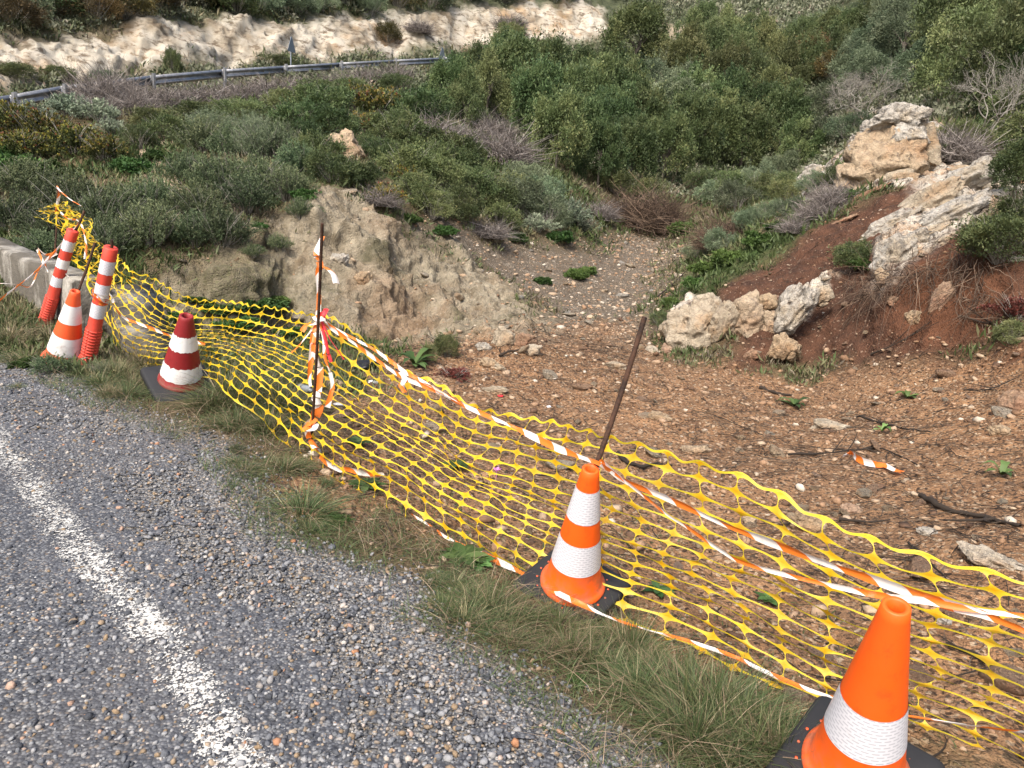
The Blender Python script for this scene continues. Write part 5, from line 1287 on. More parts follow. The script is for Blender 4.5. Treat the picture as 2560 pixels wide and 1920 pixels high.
# ------------------------------------------------------------------ the yellow net
ST = [((2420, 1330, 2.55), (2350, 1830, 2.75)), ((2212, 1262, 2.69), (2165, 1725, 2.87)), ((1965, 1200, 2.86), (1978, 1640, 3.0)), ((1775, 1130, 3.02), (1783, 1556, 3.14)),
      ((1655, 1062, 3.15), (1640, 1490, 3.32)), ((1480, 1000, 3.34), (1480, 1410, 3.52)), ((1300, 945, 3.56), (1285, 1336, 3.72)), ((1200, 922, 3.82), (1190, 1268, 3.9)),
      ((1100, 905, 4.08), (1090, 1213, 4.06)), ((1000, 885, 4.28), (985, 1155, 4.28)), ((900, 830, 4.5), (880, 1090, 4.50)), ((800, 768, 4.8), (770, 1038, 4.74)),
      ((690, 692, 5.12), (678, 978, 5.07)), ((640, 683, 5.3), (605, 912, 5.3)), ((560, 666, 5.65), (515, 832, 5.6)), ((470, 656, 6.05), (430, 806, 6.15)), ((400, 652, 6.3), (350, 800, 6.5)),
      ((330, 622, 6.65), (305, 792, 6.75)), ((285, 592, 6.85), (268, 735, 6.95)), ((248, 562, 7.05), (215, 645, 7.15)), ((218, 525, 7.3), (182, 592, 7.35)), ((190, 495, 7.55), (165, 548, 7.65)),
      ((165, 460, 7.85), (140, 500, 7.9)), ((135, 437, 8.05), (115, 470, 8.1)), ((108, 441, 8.15), (85, 462, 8.15))]
TOPC = catmull([at(*a) for a, b in ST], 600); BOTC = catmull([at(*b) for a, b in ST], 600)
FS = np.interp(np.linspace(0, 24, 600), [0, 3, 5, 7, 10, 12, 13, 15, 18, 20, 24], [.12, .16, .22, .45, .70, .62, .70, .85, .6, .2, 0])      # how far the rows bunch
FC = np.interp(np.linspace(0, 24, 600), [0, 4, 8, 12, 15, 24], [.36, .30, .42, .48, .50, .5])             # where they bunch
mid = .5 * (TOPC + BOTC)
arc = np.r_[0, np.cumsum(np.linalg.norm(np.diff(mid, axis=0), axis=1) * np.interp(np.linspace(0, 24, 599), [0, 5, 9, 14, 24], [.80, .85, 1.15, 1.12, 1.25]))]
PITCH_U, ROWS = .15, 15
NCOL = int(arc[-1] / PITCH_U)
tanu = nrm(np.gradient(mid, axis=0)); hor = nrm(np.cross(tanu, np.array([0, 0, 1.0])))          # points to one side of the run
hor *= np.sign((hor @ np.array([0, 1.0, 0])))[:, None]
def net_pt(u, v):
    """u in cells along, v in cells up; returns points"""
    s = np.clip(u / NCOL, 0, 1) * arc[-1]
    x = np.interp(s, arc, np.arange(600))
    i_ = np.minimum(x.astype(int), 598); f = (x - i_)[:, None]
    g_ = lambda A: A[i_] * (1 - f) + A[i_ + 1] * f
    T, B, Hh = g_(TOPC), g_(BOTC), g_(hor)
    fs, fc = np.interp(x, np.arange(600), FS), np.interp(x, np.arange(600), FC)
    w = v / ROWS
    # rows crowd round fc: the slack net folds there
    c_ = w - fs * .15 * np.sin(2 * math.pi * np.clip((w - fc) / np.where(w < fc, 2 * fc, 2 * (1 - fc)), -.5, .5)) * -1 * -1
    ch = np.linalg.norm(T - B, axis=1)
    slack = np.clip(.98 - ch, 0, .9)
    offs = fs * (.16 * np.tanh((w - fc) * 6) + .10 * np.exp(-((w - fc) / .16) ** 2)) - .05 * np.sin(w * math.pi)
    bun = np.clip((.62 - ch) / .3, 0, 1)
    offs = offs * (1 - bun) + bun * .07 * np.sin(w * math.pi * 7 + u * .9)
    P = B + (T - B) * c_[:, None] + Hh * offs[:, None]
    q = np.c_[u * .35, v * .5, np.zeros(len(u))]
    P = P + Hh * (.055 * fbm(q, 3, 5) + .012 * fbm(q * 3.3, 2, 15))[:, None] + np.array([0, 0, 1.0]) * ((.016 + .03 * bun) * fbm(q + 40, 3, 6))[:, None]
    P = P + tanu[i_] * (.06 * fbm(q * .8 + 90, 2, 8) + .018 * fbm(q * 2.6 + 70, 2, 18) + .05 * np.sin(w * math.pi * 2 + u * .3) * fs * .6)[:, None]
    top_w = np.exp(-((w - 1) / .06) ** 2)
    P[:, 2] += top_w * .012 * np.cos(u * 2 * math.pi)
    return P
K = 28
ang = (np.arange(K) + .5) / K * 2 * math.pi
ca, sa = np.cos(ang), np.sin(ang)
mm = np.maximum(np.abs(ca), np.abs(sa)); ou, ov = ca / mm * .5, sa / mm * .5
ex = 3.2
q = (np.abs(ca) ** ex + np.abs(sa) ** ex) ** (-1 / ex)
iu, iv = ca * q * .492, sa * q * .446
mu, mv = (ou + iu) / 2, (ov + iv) / 2
cu, cv = np.meshgrid(np.arange(NCOL), np.arange(ROWS), indexing='ij'); cu = cu.ravel() + .5; cv = cv.ravel() + .5
rngn = np.random.default_rng(3)
tear = np.zeros(len(cu), bool)
lay = []
for a, b in ((ou, ov), (mu, mv), (iu, iv)):
    lay.append(np.stack([cu[:, None] + a, cv[:, None] + b], -1))
UV = np.stack(lay, 1).reshape(-1, 2)
V = net_pt(UV[:, 0], UV[:, 1])
node = np.clip(1 - np.hypot((UV[:, 0] - np.round(UV[:, 0])) / .20, (UV[:, 1] - np.round(UV[:, 1])) / .42), 0, 1)
b_ = (np.arange(len(cu)) * 3 * K)[:, None, None]
kk = np.arange(K); k2 = (kk + 1) % K
F = np.concatenate([(b_ + np.stack([kk, k2, K + k2, K + kk], -1)[None]), (b_ + np.stack([K + kk, K + k2, 2 * K + k2, 2 * K + kk], -1)[None])], 1).reshape(-1, 4)
# selvage bands along both edges
for v0, v1 in ((-.10, 0.0), (ROWS, ROWS + .10)):
    uu = np.linspace(0, NCOL, NCOL * 8 + 1)
    Vs = np.vstack([net_pt(uu, np.full(len(uu), v0)), net_pt(uu, np.full(len(uu), v1))]); n0 = len(V); m_ = len(uu)
    a = np.arange(m_ - 1) + n0
    V = np.vstack([V, Vs]); F = np.vstack([F, np.c_[a, a + 1, a + 1 + m_, a + m_]]); node = np.r_[node, np.zeros(2 * m_)]
g = NT('yellow_net')
c = g.mix(g.attr('node'), (.66, .52, .025), (.74, .34, .004))
c = g.mix(g.ramp(g.noise(2.2, 4), [(.45, 0), (.7, .35)]), c, (.60, .54, .10))
m_net = g.fin(c, .45, None, .4, None, .30)
me = mesh('net', V, F, m_net, {'node': ('FLOAT', 'POINT', node)}, False)
net = link('safety_net', me)
tag(net, 'long yellow plastic mesh barrier sagging along the road edge', 'safety net')
# loose torn strip at the left end of the net
# ------------------------------------------------------------------ barrier tapes
g = NT('barrier_tape')
ph = g.math('FRACT', g.math('ADD', g.math('DIVIDE', g.attr('along'), .23), g.math('MULTIPLY', g.attr('across'), .22)))
c = g.mix(g.math('GREATER_THAN', ph, .5), (.80, .76, .72), (.80, .20, .025))
c = g.mix(g.ramp(g.noise(14, 4, .7), [(.55, 0), (.75, .5)]), c, (.62, .48, .36))
m_tape = g.fin(c, .45, None, .4, None, .25)
g = NT('red_tape'); m_rtape = g.fin(g.mix(g.noise(10, 3), (.55, .02, .03), (.75, .06, .07)), .5, None, .4, None, .2)
def ribbon(pts, w, twist=1.0, seed=0, n=None, slack=.006, a0=None):
    rng = np.random.default_rng(seed + 500)
    P = catmull(pts, n or max(24, 14 * len(pts)))
    L = np.r_[0, np.cumsum(np.linalg.norm(np.diff(P, axis=0), axis=1))]
    P = P + slack * np.c_[fbm(np.c_[L * 3, L * 0, L * 0 + seed], 2, seed), fbm(np.c_[L * 3, L * 0, L * 0 + seed], 2, seed + 1), fbm(np.c_[L * 3, L * 0, L * 0 + seed], 2, seed + 2)]
    T = nrm(np.gradient(P, axis=0)); up = np.where(np.abs(T[:, 2:3]) > .9, np.array([0, 1.0, 0]), np.array([0, 0, 1.0]))
    S = nrm(np.cross(T, up)); N = np.cross(S, T)
    a = 1.2 + twist * (L * 1.5 + 1.5 * fbm(np.c_[L * 2.2, L * 0, L * 0 + seed * 3.1], 2, seed + 7)) + rng.uniform(0, 6) * (twist > .5)
    if a0 is not None: a = a0 + .55 * fbm(np.c_[L * 6, L * 0, L * 0 + seed * 3.1], 2, seed + 7) + twist * L * .4
    ww = w * (.75 + .45 * fbm(np.c_[L * 5, L * 0, L * 0 + seed], 2, seed + 9))
    E = S * np.cos(a)[:, None] + N * np.sin(a)[:, None]; Q = -S * np.sin(a)[:, None] + N * np.cos(a)[:, None]
    offs = [(-.5, .0), (-.2, .12), (.15, .16), (.5, -.05)]
    V = np.stack([P + E * (ww * x)[:, None] + Q * (ww * y)[:, None] for x, y in offs], 1).reshape(-1, 3)
    m = len(P); i_, j_ = np.meshgrid(np.arange(m - 1), np.arange(3), indexing='ij')
    F = np.stack([i_ * 4 + j_, i_ * 4 + j_ + 1, (i_ + 1) * 4 + j_ + 1, (i_ + 1) * 4 + j_], -1).reshape(-1, 4)
    return V, F, np.repeat(L + seed * .37, 4), np.tile([-.5, -.2, .15, .5], m)
def tape_mesh(name, pts, w, twist, seed, mat=None, a0=None):
    V, F, al, ac = ribbon(pts, w, twist, seed, a0=a0)
    return mesh(name, V, F, mat or m_tape, {'along': ('FLOAT', 'POINT', al), 'across': ('FLOAT', 'POINT', ac)}, True)
def tape(px, w, label, twist=.6, seed=0, mat=None):
    return tag(link('barrier_tape', tape_mesh('barrier_tape', [at(*p) for p in px], w, twist, seed, mat)), label, 'barrier tape')
cd = depth(axpt(c2b, c2a, .72)); c3d = depth(axpt(c3b, c3a, .72))
tape([(692, 694, 5.07), (772, 747, 4.78), (864, 810, 4.45), (941, 842, 4.25), (1018, 884, 4.1), (1124, 930, 3.85), (1212, 972, 3.6), (1297, 1004, cd - .03)], .035, 'orange and white tape stretched from the tape covered rod down to the double banded cone', .35, 1)
tape([(696, 690, 5.07), (713, 704, 5.0), (760, 728, 4.85), (815, 761, 4.65), (867, 800, 4.48), (905, 820, 4.35), (1000, 872, 4.12)], .025, 'second thinner orange and white tape running above the stretched tape by the rod', .6, 2)
tape([(1296, 993, cd - .03), (1347, 1037, 3.3), (1424, 1070, 3.2), (1515, 1110, 3.08), (1587, 1142, 3.0), (1692, 1180, 2.87), (1746, 1202, 2.8), (1858, 1243, 2.68), (1952, 1277, 2.58), (2046, 1307, 2.5), (2121, 1329, 2.45), (2211, 1363, 2.4), (2420, 1440, 2.3)], .042, 'wide orange and white tape from the double banded cone to the right border', .12, 3)
tape([(1298, 1004, cd - .04), (1333, 1027, 3.3), (1395, 1075, 3.2), (1443, 1113, 3.13), (1491, 1142, 3.06), (1558, 1190, 2.97), (1601, 1214, 2.92), (1692, 1240, 2.82), (1783, 1262, 2.74), (1858, 1281, 2.66), (1918, 1292, 2.6), (1990, 1298, 2.54), (2083, 1314, 2.47), (2211, 1328, 2.4), (2420, 1350, 2.3)], .024, 'narrow sagging orange and white tape below the wide tape', .35, 4)
tape([(668, 925, 4.98), (679, 961, 4.95), (700, 994, 4.88), (718, 1020, 4.82), (744, 1052, 4.74), (786, 1075, 4.62), (870, 1107, 4.43), (916, 1128, 4.32), (973, 1166, 4.18), (1036, 1195, 4.02), (1117, 1233, 3.80), (1165, 1262, 3.62), (1223, 1292, 3.46), (1251, 1303, 3.40), (1323, 1334, 3.38), (1395, 1358, 3.34), (1491, 1386, 3.26), (1587, 1420, 3.15), (1641, 1446, 3.08), (1746, 1491, 2.98), (1813, 1510, 2.93), (1890, 1530, 2.90), (1952, 1543, 2.86), (2038, 1555, 2.8), (2121, 1566, 2.75), (2211, 1579, 2.68), (2420, 1600, 2.55)], .032, 'long low orange and white tape along the foot of the net', .45, 5)
dl = depth(axpt(d2b, d2a, 1.0))
tape([(168, 484, dl - .12), (141, 518, 7.6), (120, 542, 7.5), (69, 593, 7.3), (0, 648, 7.0), (-90, 735, 6.5)], .019, 'taut tape running from the leaning post down to the left border', .3, 6)
tape([(-40, 612, 7.6), (34, 614, 7.7), (65, 619, 7.75), (82, 586, 7.8), (93, 569, 7.8), (82, 538, 7.85), (100, 550, 7.85), (124, 546, 7.85), (98, 565, 7.8), (108, 600, 7.8), (118, 622, 7.75)], .036, 'slack looped tape hanging in front of the concrete parapet', 1.0, 7)
tape([(124, 402, 8.1), (129, 411, 8.05), (142, 424, 8.0), (155, 434, 7.95), (176, 446, 7.9)], .032, 'short streamer of tape flying from the rod on the parapet', .6, 8)
tape([(123, 404, 8.08), (127, 418, 8.06), (125, 436, 8.06), (122, 462, 8.0), (127, 482, 7.98)], .040, 'pale tape end hanging down the rod on the parapet', .5, 9)
tape([(132, 459, 7.85), (148, 473, 7.7), (166, 476, 7.55), (178, 490, 7.35), (186, 530, 7.2), (183, 560, 7.15)], .032, 'tape knotted through the bunched end of the net', 1.0, 10)
tape([(228, 632, 6.52), (240, 640, 6.46), (247, 662, 6.45), (268, 686, 6.4), (302, 701, 6.3), (337, 713, 6.2), (375, 725, 6.05), (443, 744, 5.9)], .042, 'tape running from the upright coral post into the net', .5, 11)
tape([(140, 590, 7.5), (158, 612, 7.4), (164, 640, 7.35), (150, 632, 7.35)], .036, 'small loop of tape behind the two red posts', .8, 13)
# tape wound round the upright post
an = np.linspace(0, 2 * math.pi * 3.2, 60)
z_ = Vector(d1a); x_ = Vector((1, 0, 0)); x_ = (x_ - z_ * x_.dot(z_)).normalized(); y_ = z_.cross(x_)
x_, y_, z_ = np.array(x_), np.array(y_), np.array(z_)
P = d1b + z_ * (.62 + .035 * np.sin(an * .8))[:, None] + (x_ * np.cos(an)[:, None] + y_ * np.sin(an)[:, None]) * (.060 + .004 * np.sin(an * 5))[:, None]
V, F, al, ac = ribbon(P, .045, 0, 14, 140, .004)
tag(link('barrier_tape', mesh('barrier_tape', V, F, m_tape, {'along': ('FLOAT', 'POINT', al * .7), 'across': ('FLOAT', 'POINT', ac)}, True)), 'crumpled tape wound round the upright coral post', 'barrier tape')
# the knot on the middle rod
kn = empty('tape_knot', at(690, 692, 5.08), 'bunch of knotted tape ends hanging from the upright rod', 'barrier tape')
k0 = np.array(kn.location)
def tail(px, w, seed, mat=None, tw=.7):
    link('tail', tape_mesh('tail', [at(p[0], p[1], p[2] - .07) - k0 for p in px], w * (.8 if mat else 1.25), tw * .8, seed, mat, .2), kn)
tail([(690, 690, 5.05), (680, 700, 5.0), (662, 702, 4.99), (652, 716, 4.98)], .06, 20)
tail([(688, 694, 5.03), (668, 720, 5.0), (645, 748, 4.98), (628, 764, 4.97)], .03, 21)
tail([(688, 694, 5.03), (676, 720, 5.0), (672, 770, 5.0), (668, 812, 5.0), (670, 835, 5.0)], .035, 22)
tail([(690, 694, 5.03), (682, 730, 5.0), (682, 765, 4.98), (692, 800, 4.97), (690, 840, 4.97), (684, 860, 4.96), (688, 880, 4.95), (678, 905, 4.95), (668, 918, 4.96)], .055, 23)
tail([(692, 694, 5.03), (698, 730, 5.0), (702, 770, 4.98), (712, 800, 4.97), (718, 832, 4.97), (714, 850, 4.97), (706, 880, 4.97)], .038, 24)
tail([(692, 690, 5.03), (700, 674, 5.02), (704, 668, 5.02), (698, 682, 5.0)], .05, 25, m_rtape)
tail([(692, 692, 5.03), (702, 728, 5.0), (708, 760, 4.98), (714, 782, 4.98)], .03, 26, m_rtape)
tail([(694, 692, 5.03), (712, 730, 4.98), (730, 756, 4.95), (744, 778, 4.94)], .028, 27, m_rtape)
tail([(684, 686, 5.02), (690, 694, 4.99), (698, 690, 5.02), (692, 682, 5.04), (684, 688, 5.0)], .05, 28)
tail([(668, 912, 4.95), (662, 922, 4.93), (674, 926, 4.92), (680, 916, 4.95), (664, 932, 4.93), (670, 950, 4.95), (682, 968, 4.92)], .06, 29)
tag(link('barrier_tape', tape_mesh('barrier_tape', [at(*p) for p in [(697, 512, 5.06), (690, 530, 5.03), (686, 552, 5.0), (692, 572, 5.0), (688, 590, 5.0), (690, 640, 5.0), (688, 685, 5.0)]], .045, .5, 31, None, .2)), 'ragged tape spiralling along the top of the upright rod', 'barrier tape')
tag(link('barrier_tape', tape_mesh('barrier_tape', [at(*p) for p in [(693, 578, 5.0), (706, 580, 4.96), (720, 592, 4.92), (727, 612, 4.9)]], .07, .15, 32, None, .3)), 'broad tape end fluttering beside the top of the upright rod', 'barrier tape')
tag(link('barrier_tape', tape_mesh('barrier_tape', [at(*p) for p in [(866, 803, 4.42), (874, 815, 4.40), (868, 832, 4.39), (876, 848, 4.38)]], .05, .4, 33, None, .3)), 'short tape end dangling from the stretched tape', 'barrier tape')
tag(link('barrier_tape', tape_mesh('barrier_tape', [at(*p) for p in [(690, 985, 4.82), (706, 1000, 4.78), (720, 1008, 4.76), (735, 1015, 4.74), (745, 1012, 4.72), (790, 1022, 4.62), (830, 1025, 4.5)]], .05, .4, 34)), 'torn tape end lying in the foot of the net by the upright rod', 'barrier tape')
gt = [hit(X, Y) + np.array([0, 0, .03]) for X, Y in [(1822, 992), (1838, 985), (1848, 996), (1868, 1006), (1890, 1012), (1912, 1015), (1930, 1024), (1945, 1028)]]
tag(link('barrier_tape', tape_mesh('barrier_tape', gt, .07, 2.2, 35)), 'crumpled orange and white tape lying on the earth of the clearing', 'barrier tape')
# small litter
g = NT('clear_plastic'); m_clear = g.fin((.62, .68, .72), .15, None, .6); g.b.inputs['Transmission Weight'].default_value = .6
bt_ = link('plastic_bottle', sleeve('plastic_bottle', [(.001, 0), (.03, 0), (.033, .01), (.033, .05), (.030, .055), (.033, .06), (.033, .14), (.028, .165), (.014, .195), (.014, .215), (.001, .216)], m_clear, 24), None, hit(648, 845) + np.array([0, 0, .035]))
bt_.rotation_euler = (1.45, 0, .7); tag(bt_, 'crushed clear plastic bottle in the grass behind the net', 'bottle')
def scrap(X, Y, s, mat, label, seed):
    me = rock_mesh('litter_scrap', seed, (s, s * .7, s * .4), mat, .45, 6, ICO3, 2.4); o = link('litter_scrap', me, None, hit(X, Y) + np.array([0, 0, s * .15])); tag(o, label, 'litter')
g = NT('white_plastic'); m_wpl = g.fin((.50, .51, .53), .5)
g = NT('black_plastic'); m_bpl = g.fin((.014, .014, .016), .3)
scrap(1081, 857, .07, m_rtape, 'small red plastic scrap on the earth near the red leafed bush', 601)
scrap(1186, 880, .06, m_wpl, 'small white scrap on the earth of the clearing', 602)
scrap(806, 830, .12, m_wpl, 'white scrap behind the net near the tape covered rod', 603)
scrap(730, 878, .10, m_wpl, 'whitish plastic scrap on the ground just behind the tape covered rod', 604)
scrap(790, 800, .34, m_bpl, 'crumpled black plastic sheet behind the net', 605)
# ------------------------------------------------------------------ grass and weeds of the verge
def blades(B, D, H, Wd, droop, rng, seg=4):
    """tapering curved blades: roots B, lean directions D"""
    n = len(B); t = np.linspace(0, 1, seg + 1)
    up = np.array([0, 0, 1.0])
    C = B[:, None] + (up * (H * (1 - .35 * droop))[:, None])[:, None] * (t - .45 * droop[:, None] * t ** 2)[..., None] + D[:, None] * (H * droop)[:, None, None] * (t ** 1.7)[None, :, None]
    S = nrm(np.cross(D, up) + rng.normal(size=(n, 3)) * .5)
    wv = Wd[:, None] * (1 - t ** 1.6 * .92)
    V = np.stack([C - S[:, None] * wv[..., None] / 2, C + S[:, None] * wv[..., None] / 2], 2).reshape(-1, 3)
    q, i_ = np.meshgrid(np.arange(n), np.arange(seg), indexing='ij'); b = q * (seg + 1) * 2 + i_ * 2
    return V, np.stack([b, b + 1, b + 3, b + 2], -1).reshape(-1, 4)
m_grass = leaf_mat('grass_blade', [(0, (.036, .060, .022)), (.3, (.075, .110, .040)), (.55, (.12, .15, .065)), (.7, (.15, .125, .07)), (.88, (.27, .22, .13)), (1, (.40, .34, .22))], .12, .55, .2)
def tuft(name, seed, n, h, sp, dr, dry):
    rng = np.random.default_rng(seed)
    a = rng.uniform(0, 6.283, n); q = rng.random(n) ** .6
    B = np.c_[np.cos(a), np.sin(a), np.zeros(n)] * (q * sp)[:, None] + np.array([0, 0, -.02])
    a2 = a + rng.normal(size=n) * .7; D = np.c_[np.cos(a2), np.sin(a2), np.zeros(n)]
    H = h * rng.uniform(.4, 1.1, n) * (1 - .3 * q); droop = np.clip(dr * (.35 + q) + rng.normal(size=n) * .15, .05, 1.15)
    V, F = blades(B, D, H, .0042 * rng.uniform(.6, 1.3, n), droop, rng, 5)
    t = np.where(rng.random(n) < dry, rng.uniform(.62, 1, n), rng.uniform(0, .58, n))
    return mesh(name, V, F, m_grass, {'tint': ('FLOAT', 'POINT', np.repeat(t, 12))})
TF = [tuft('grass_tuft', 700 + q, 520, h, sp, dr, dry) for q, (h, sp, dr, dry) in enumerate([(.34, .12, .8, .25), (.28, .16, .95, .3), (.38, .11, .7, .3), (.26, .14, 1.0, .5), (.20, .10, .85, .12), (.38, .13, .6, .75)])]
rng = np.random.default_rng(99)
def tufts(lst, kinds, label, group, s=1.0):
    for q, (X, Y, *k) in enumerate(lst):
        o = link('grass_tuft', TF[kinds[q % len(kinds)]], None, hit(X, Y)); f = s * (k[0] if k else 1) * rng.uniform(.85, 1.15)
        o.scale = (f, f, f * rng.uniform(.7, 1.0)); o.rotation_euler = (0, 0, rng.uniform(0, 6.28)); tag(o, label, 'grass tuft', group)
tufts([(450, 880, 1.1), (490, 865, 1.2), (530, 880, 1.1), (560, 860, 1.2), (510, 920), (600, 880, 1.1), (640, 880, 1.0), (580, 930, .9)], [0, 2, 1, 2], 'big grey green grass tuft between the dark red cone and the upright rod', 'grass tufts beside the red cone')
tufts([(620, 800, 1.2), (590, 790, 1.3), (560, 775, 1.2), (520, 770, 1.1), (640, 830, 1.1), (480, 770, 1.0)], [5, 2, 5], 'tall pale grass tuft standing behind the net', 'grass tufts behind the net')
tufts([(250, 815), (290, 830, 1.1), (275, 855, .9), (330, 800, 1.2), (300, 790, 1.3), (240, 790, 1.0), (220, 830, .9), (235, 855, .7)], [5, 3, 0, 5], 'dry pale grass tuft left of the dark red cone', 'grass tufts left of the red cone', .8)
tufts([(15, 650, 1.2), (40, 690, 1.2), (10, 710, 1.2), (60, 660, 1.1), (20, 740, 1.0), (70, 720, 1.0), (-20, 680, 1.3), (110, 740, .9), (55, 625, 1.2)], [3, 5, 3], 'dry brown grass tuft under the parapet at the left border', 'grass tufts under the parapet')
tufts([(20, 775, .8), (60, 780, .8), (35, 838, .5), (205, 800, .8), (175, 810, .8)], [4, 1], 'low green grass tuft at the edge of the asphalt on the left', 'low tufts at the asphalt edge')
tufts([(655, 1110, 1.0), (670, 1150, .8)], [0, 4], 'grey green grass tuft alone on the bare orange earth', 'grass tufts on the orange earth')
tufts([(650, 1010, .7), (615, 1010, .7), (505, 1000, .5), (530, 1020, .5), (700, 1045, .5)], [4, 1], 'small green grass tuft below the upright rod', 'small tufts below the rod')
tufts([(985, 1270, 1.0), (1020, 1300, 1.0), (1060, 1320, 1.0), (960, 1310, .9), (1000, 1340, .9), (1090, 1350, .9), (1130, 1340, 1.0), (940, 1260, .8), (1050, 1365, .8), (1100, 1390, .8)], [1, 3, 0, 4], 'grass tuft in front of the double banded cone', 'grass tufts before the double banded cone', .68)
tufts([(1200, 1360, 1.0), (1260, 1385, 1.1), (1310, 1400, 1.2), (1360, 1420, 1.2), (1280, 1440, 1.0), (1330, 1460, 1.1), (1400, 1450, 1.2), (1230, 1420, .9), (1380, 1500, 1.0), (1440, 1480, 1.1), (1180, 1410, .8)], [0, 1, 3, 2], 'grass tuft right of the double banded cone', 'grass tufts right of the double banded cone', .72)
tufts([(1480, 1540, 1.2), (1530, 1560, 1.3), (1590, 1575, 1.3), (1640, 1600, 1.2), (1560, 1610, 1.2), (1500, 1610, 1.0), (1620, 1640, 1.2), (1570, 1655, 1.0), (1460, 1580, .9), (1680, 1640, 1.1)], [0, 2, 0, 1], 'large grey green grass tuft beside the single banded cone', 'grass tufts beside the single banded cone', .85)
# verge turf: short blades, straw and little leaves
Z_VERGE = zone([(-80, 690), (0, 762), (120, 795), (280, 872), (480, 945), (560, 1040), (640, 1140), (930, 1230), (955, 1325), (1130, 1425), (1300, 1550), (1420, 1650), (1520, 1760), (1760, 1700), (1783, 1580), (1521, 1450), (1285, 1350), (1090, 1230), (880, 1105), (760, 1050), (690, 990), (610, 925), (500, 840), (300, 800), (230, 790), (60, 690)])
def turf(name, n, h, wd, dr, lo, hi, seed, thr, Z, label, lift=0):
    rng = np.random.default_rng(seed)
    P = in_zone(Z, n, rng)
    P = P[(fbm(np.c_[P * 2.2, np.zeros(len(P))], 3, seed) + rng.normal(size=len(P)) * .18 > thr)]
    P = P[rng.random(len(P)) > weights(P)['red'] * (.9 if Z is Z_VERGE else 0)]
    B = gp(P); k = len(B); B[:, 2] -= .004 - lift
    a = rng.uniform(0, 6.283, k); D = np.c_[np.cos(a), np.sin(a), rng.normal(size=k) * .05]
    V, F = blades(B, D, h * rng.uniform(.4, 1.3, k), wd * rng.uniform(.6, 1.3, k), np.clip(dr + rng.normal(size=k) * .2, .05, 1.2), rng)
    o = link(name, mesh(name, V, F, m_grass, {'tint': ('FLOAT', 'POINT', np.repeat(rng.uniform(lo, hi, k), 10))})); kind(o, 'stuff'); o['label'] = label
turf('verge_grass', 26000, .085, .0038, .75, 0, .5, 41, .02, Z_VERGE, 'short green grass on the verge')
turf('straw', 6500, .20, .0026, 1.1, .62, 1.0, 42, .0, Z_VERGE, 'dry straw matted on the verge')
Z_BEHIND = zone([(500, 840), (690, 985), (880, 1100), (1090, 1225), (1285, 1340), (1521, 1440), (1783, 1570), (1900, 1620), (1960, 1500), (1700, 1330), (1400, 1180), (1150, 1010), (900, 880), (740, 810), (560, 740), (440, 740)])
turf('weed_sprinkle', 9000, .05, .006, .8, 0, .45, 43, .10, Z_BEHIND, 'sparse weeds on the red earth behind the net')
turf('dry_stalks', 3500, .14, .0025, .9, .6, 1, 44, .05, Z_BEHIND, 'thin dry stalks on the red earth behind the net')
# weeds
def rosette(seed, n, L, W, mat, up=.45):
    rng = np.random.default_rng(seed); mb = MB()
    for q in range(n):
        a = q * 2.4 + rng.normal() * .2; d = np.array([math.cos(a), math.sin(a), 0]); s = np.array([-d[1], d[0], 0]); l = L * rng.uniform(.6, 1.1); u_ = up * rng.uniform(.3, 1.3)
        t = np.linspace(0, 1, 8); wv = W * np.sin(np.clip(t * 1.05 + .06, 0, 1) * math.pi) ** .8 * (1 + .35 * (np.arange(8) % 2)) * .5
        c_ = d * (t * l)[:, None] + np.array([0, 0, 1.0]) * (u_ * l * (t - .9 * t ** 2))[:, None]
        V = np.stack([c_ - s * wv[:, None] + np.array([0, 0, .006]), c_, c_ + s * wv[:, None] + np.array([0, 0, .006])], 1).reshape(-1, 3)
        mb.add(V, [[i_ * 3 + j_, i_ * 3 + j_ + 1, i_ * 3 + 4 + j_, i_ * 3 + 3 + j_] for i_ in range(7) for j_ in range(2)], rng.random())
    return mb
def weed(X, Y, n, L, W, mat, label, seed, up=.45, name='rosette_weed'):
    tag(link(name, rosette(seed, n, L, W, mat, up).make(name, mat), None, hit(X, Y) + np.array([0, 0, .012])), label, 'weed')
weed(1000, 1210, 15, .15, .055, L_HERB, 'broad leaved green rosette beside the low tape left of the double banded cone', 1)
weed(1030, 1225, 9, .11, .045, L_HERB, 'smaller broad leaved rosette touching the low tape', 2)
weed(790, 1055, 12, .14, .05, L_HERB, 'jagged leaved weed at the foot of the net right of the upright rod', 3)
weed(985, 1010, 9, .12, .05, L_HERB, 'dark green weed seen through the middle of the net', 4)
weed(770, 960, 10, .12, .05, L_HERB, 'green weed seen through the net just right of the rod', 5)
weed(895, 790, 12, .32, .07, L_HERB, 'strap leaved green plant at the foot of the clay bank', 6, 1.5, 'strap_leaved_plant')
weed(1715, 880, 7, .22, .06, L_HERB, 'strap leaved green plant alone in the middle of the clearing', 7, 1.6, 'strap_leaved_plant')
weed(1958, 862, 6, .18, .05, L_HERB, 'strap leaved green plant on the right side of the clearing', 8, 1.6, 'strap_leaved_plant')
weed(2162, 1030, 5, .14, .05, L_HERB, 'pale green upright plant near the right border of the clearing', 9, 1.8, 'strap_leaved_plant')
weed(1905, 935, 5, .12, .04, L_HERB, 'tiny green plant behind the flat tan stone', 10, 1.8, 'strap_leaved_plant')
weed(1660, 1300, 8, .09, .035, L_HERB, 'small green weed seen through the right part of the net', 11)
weed(1420, 1280, 8, .09, .035, L_HERB, 'small weed just right of the double banded cone behind the net', 12)
def bushlet(X, Y, w, kd, label, hs=1):
    plant(kd, X, Y, w, label, None, hs)
bushlet(110, 805, 95, 'sprig', 'dark bluish green bushlet hiding the foot of the left cone', .75)
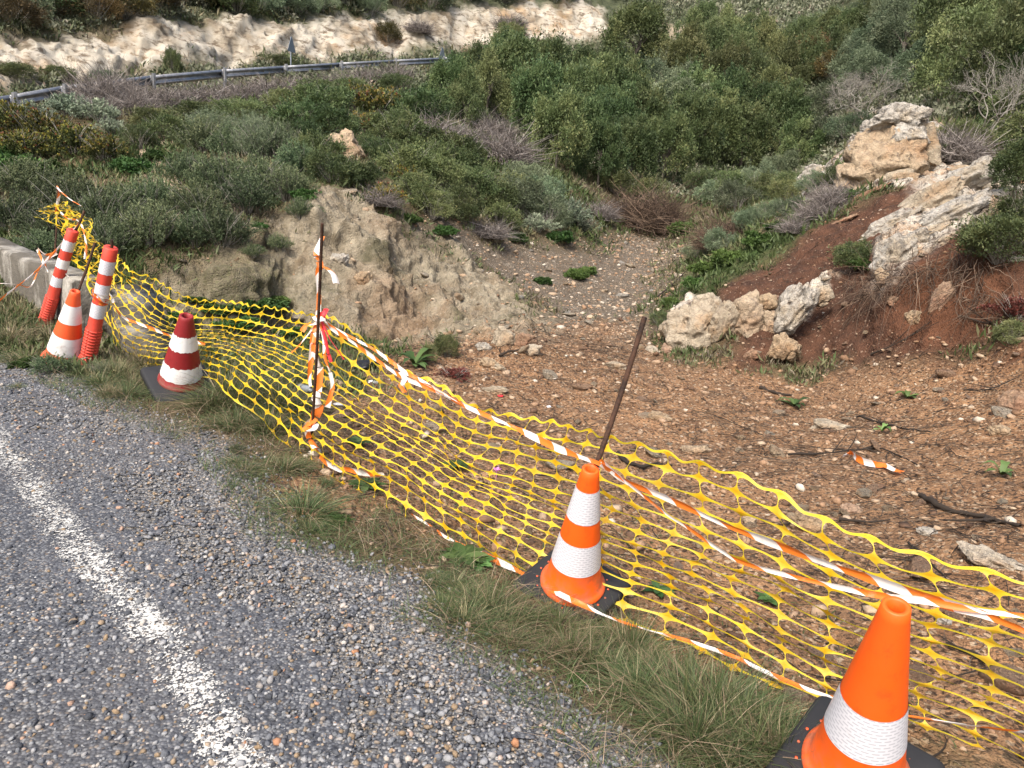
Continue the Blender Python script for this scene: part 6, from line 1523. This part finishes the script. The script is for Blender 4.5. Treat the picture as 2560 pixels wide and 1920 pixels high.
bushlet(60, 790, 60, 'herb', 'bright green weed patch at the asphalt edge on the left', .8)
bushlet(510, 975, 44, 'sprig', 'tiny bluish green cushion plant at the gravel edge', .6)
bushlet(548, 1012, 36, 'sprig', 'second tiny cushion plant nearer the orange earth', .6)
bushlet(225, 810, 70, 'broom', 'feathery green weed at the foot of the upright coral post', .7)
bushlet(720, 1125, 60, 'herb', 'low green weed on the orange earth', .5)
bushlet(1245, 1470, 50, 'herb', 'small leafy weed at the gravel edge right of the cone', .6)
bushlet(1190, 1330, 40, 'herb', 'small leafy weed in front of the black cone base', .6)
bushlet(1440, 1500, 40, 'herb', 'small leafy weed in the turf between the two orange cones', .6)
# pink flower behind the net
mb = MB()
for q in range(5):
    a = q * 1.257; d = np.array([math.cos(a), math.sin(a), .5]); s = np.array([-d[1], d[0], 0])
    mb.add([[0, 0, .03], d * .014 + s * .008 + np.array([0, 0, .035]), d * .022 + np.array([0, 0, .035]), d * .014 - s * .008 + np.array([0, 0, .035])], [[0, 1, 2, 3]])
V, F = tube(np.array([[0, 0, -.01], [0, 0, .015], [0, 0, .032]]), .0015, 4); mb.add(V, F)
g = NT('pink_petal'); m_pink = g.fin((.62, .22, .52), .6, None, .3, None, .2)
o = link('pink_flower', mb.make('pink_flower', m_pink), None, hit(1072, 1032)); o.scale = (1.6,) * 3; tag(o, 'single pink wildflower on the earth behind the net', 'flower')
# roots hanging over the red hollow
rng = np.random.default_rng(5)
def roots(px, n, Lr, label, seed, mat=m_pile):
    rng = np.random.default_rng(seed); c_ = np.array([hit(*p) for p in px]); base = c_[rng.integers(0, len(c_), n)] + rng.normal(size=(n, 3)) * .10
    out = nrm(EYE - base); t = np.linspace(0, 1, 7)[None, :, None]; L = rng.uniform(.3, 1, n) * Lr
    d = out * .25 + np.array([0, 0, -.75]) + rng.normal(size=(n, 3)) * .55
    P = base[:, None] + out[:, None] * .06 + d[:, None] * L[:, None, None] * t + rng.normal(size=(n, 1, 3)) * .3 * L[:, None, None] * t * (1 - t) * 2 + rng.normal(size=(n, 7, 3)) * .008
    V, F = tubes(P, np.broadcast_to(.004 * rng.uniform(.5, 1.6, (n, 1)) * np.array([1, .9, .8, .7, .6, .45, .3]), (n, 7)), 3)
    o = link('hanging_roots', mesh('hanging_roots', V, F, mat, {'tint': ('FLOAT', 'POINT', np.repeat(rng.random(n), 21))})); tag(o, label, 'roots')
roots([(1960, 590), (2000, 580), (1930, 600), (1900, 620), (1985, 610)], 260, .75, 'tangle of pale roots hanging under the white toe of the ledge', 1)
roots([(2060, 560), (2100, 560), (2040, 570), (2130, 590)], 200, .7, 'brown roots hanging under the dark green shrub', 2)
roots([(1850, 610), (1870, 640), (1890, 600)], 160, .5, 'fine brown roots on the dark soil left of the red hollow', 3)
roots([(2130, 650), (2150, 680), (2110, 620)], 150, .6, 'yellowish roots hanging beside the red leaved shrub', 4)
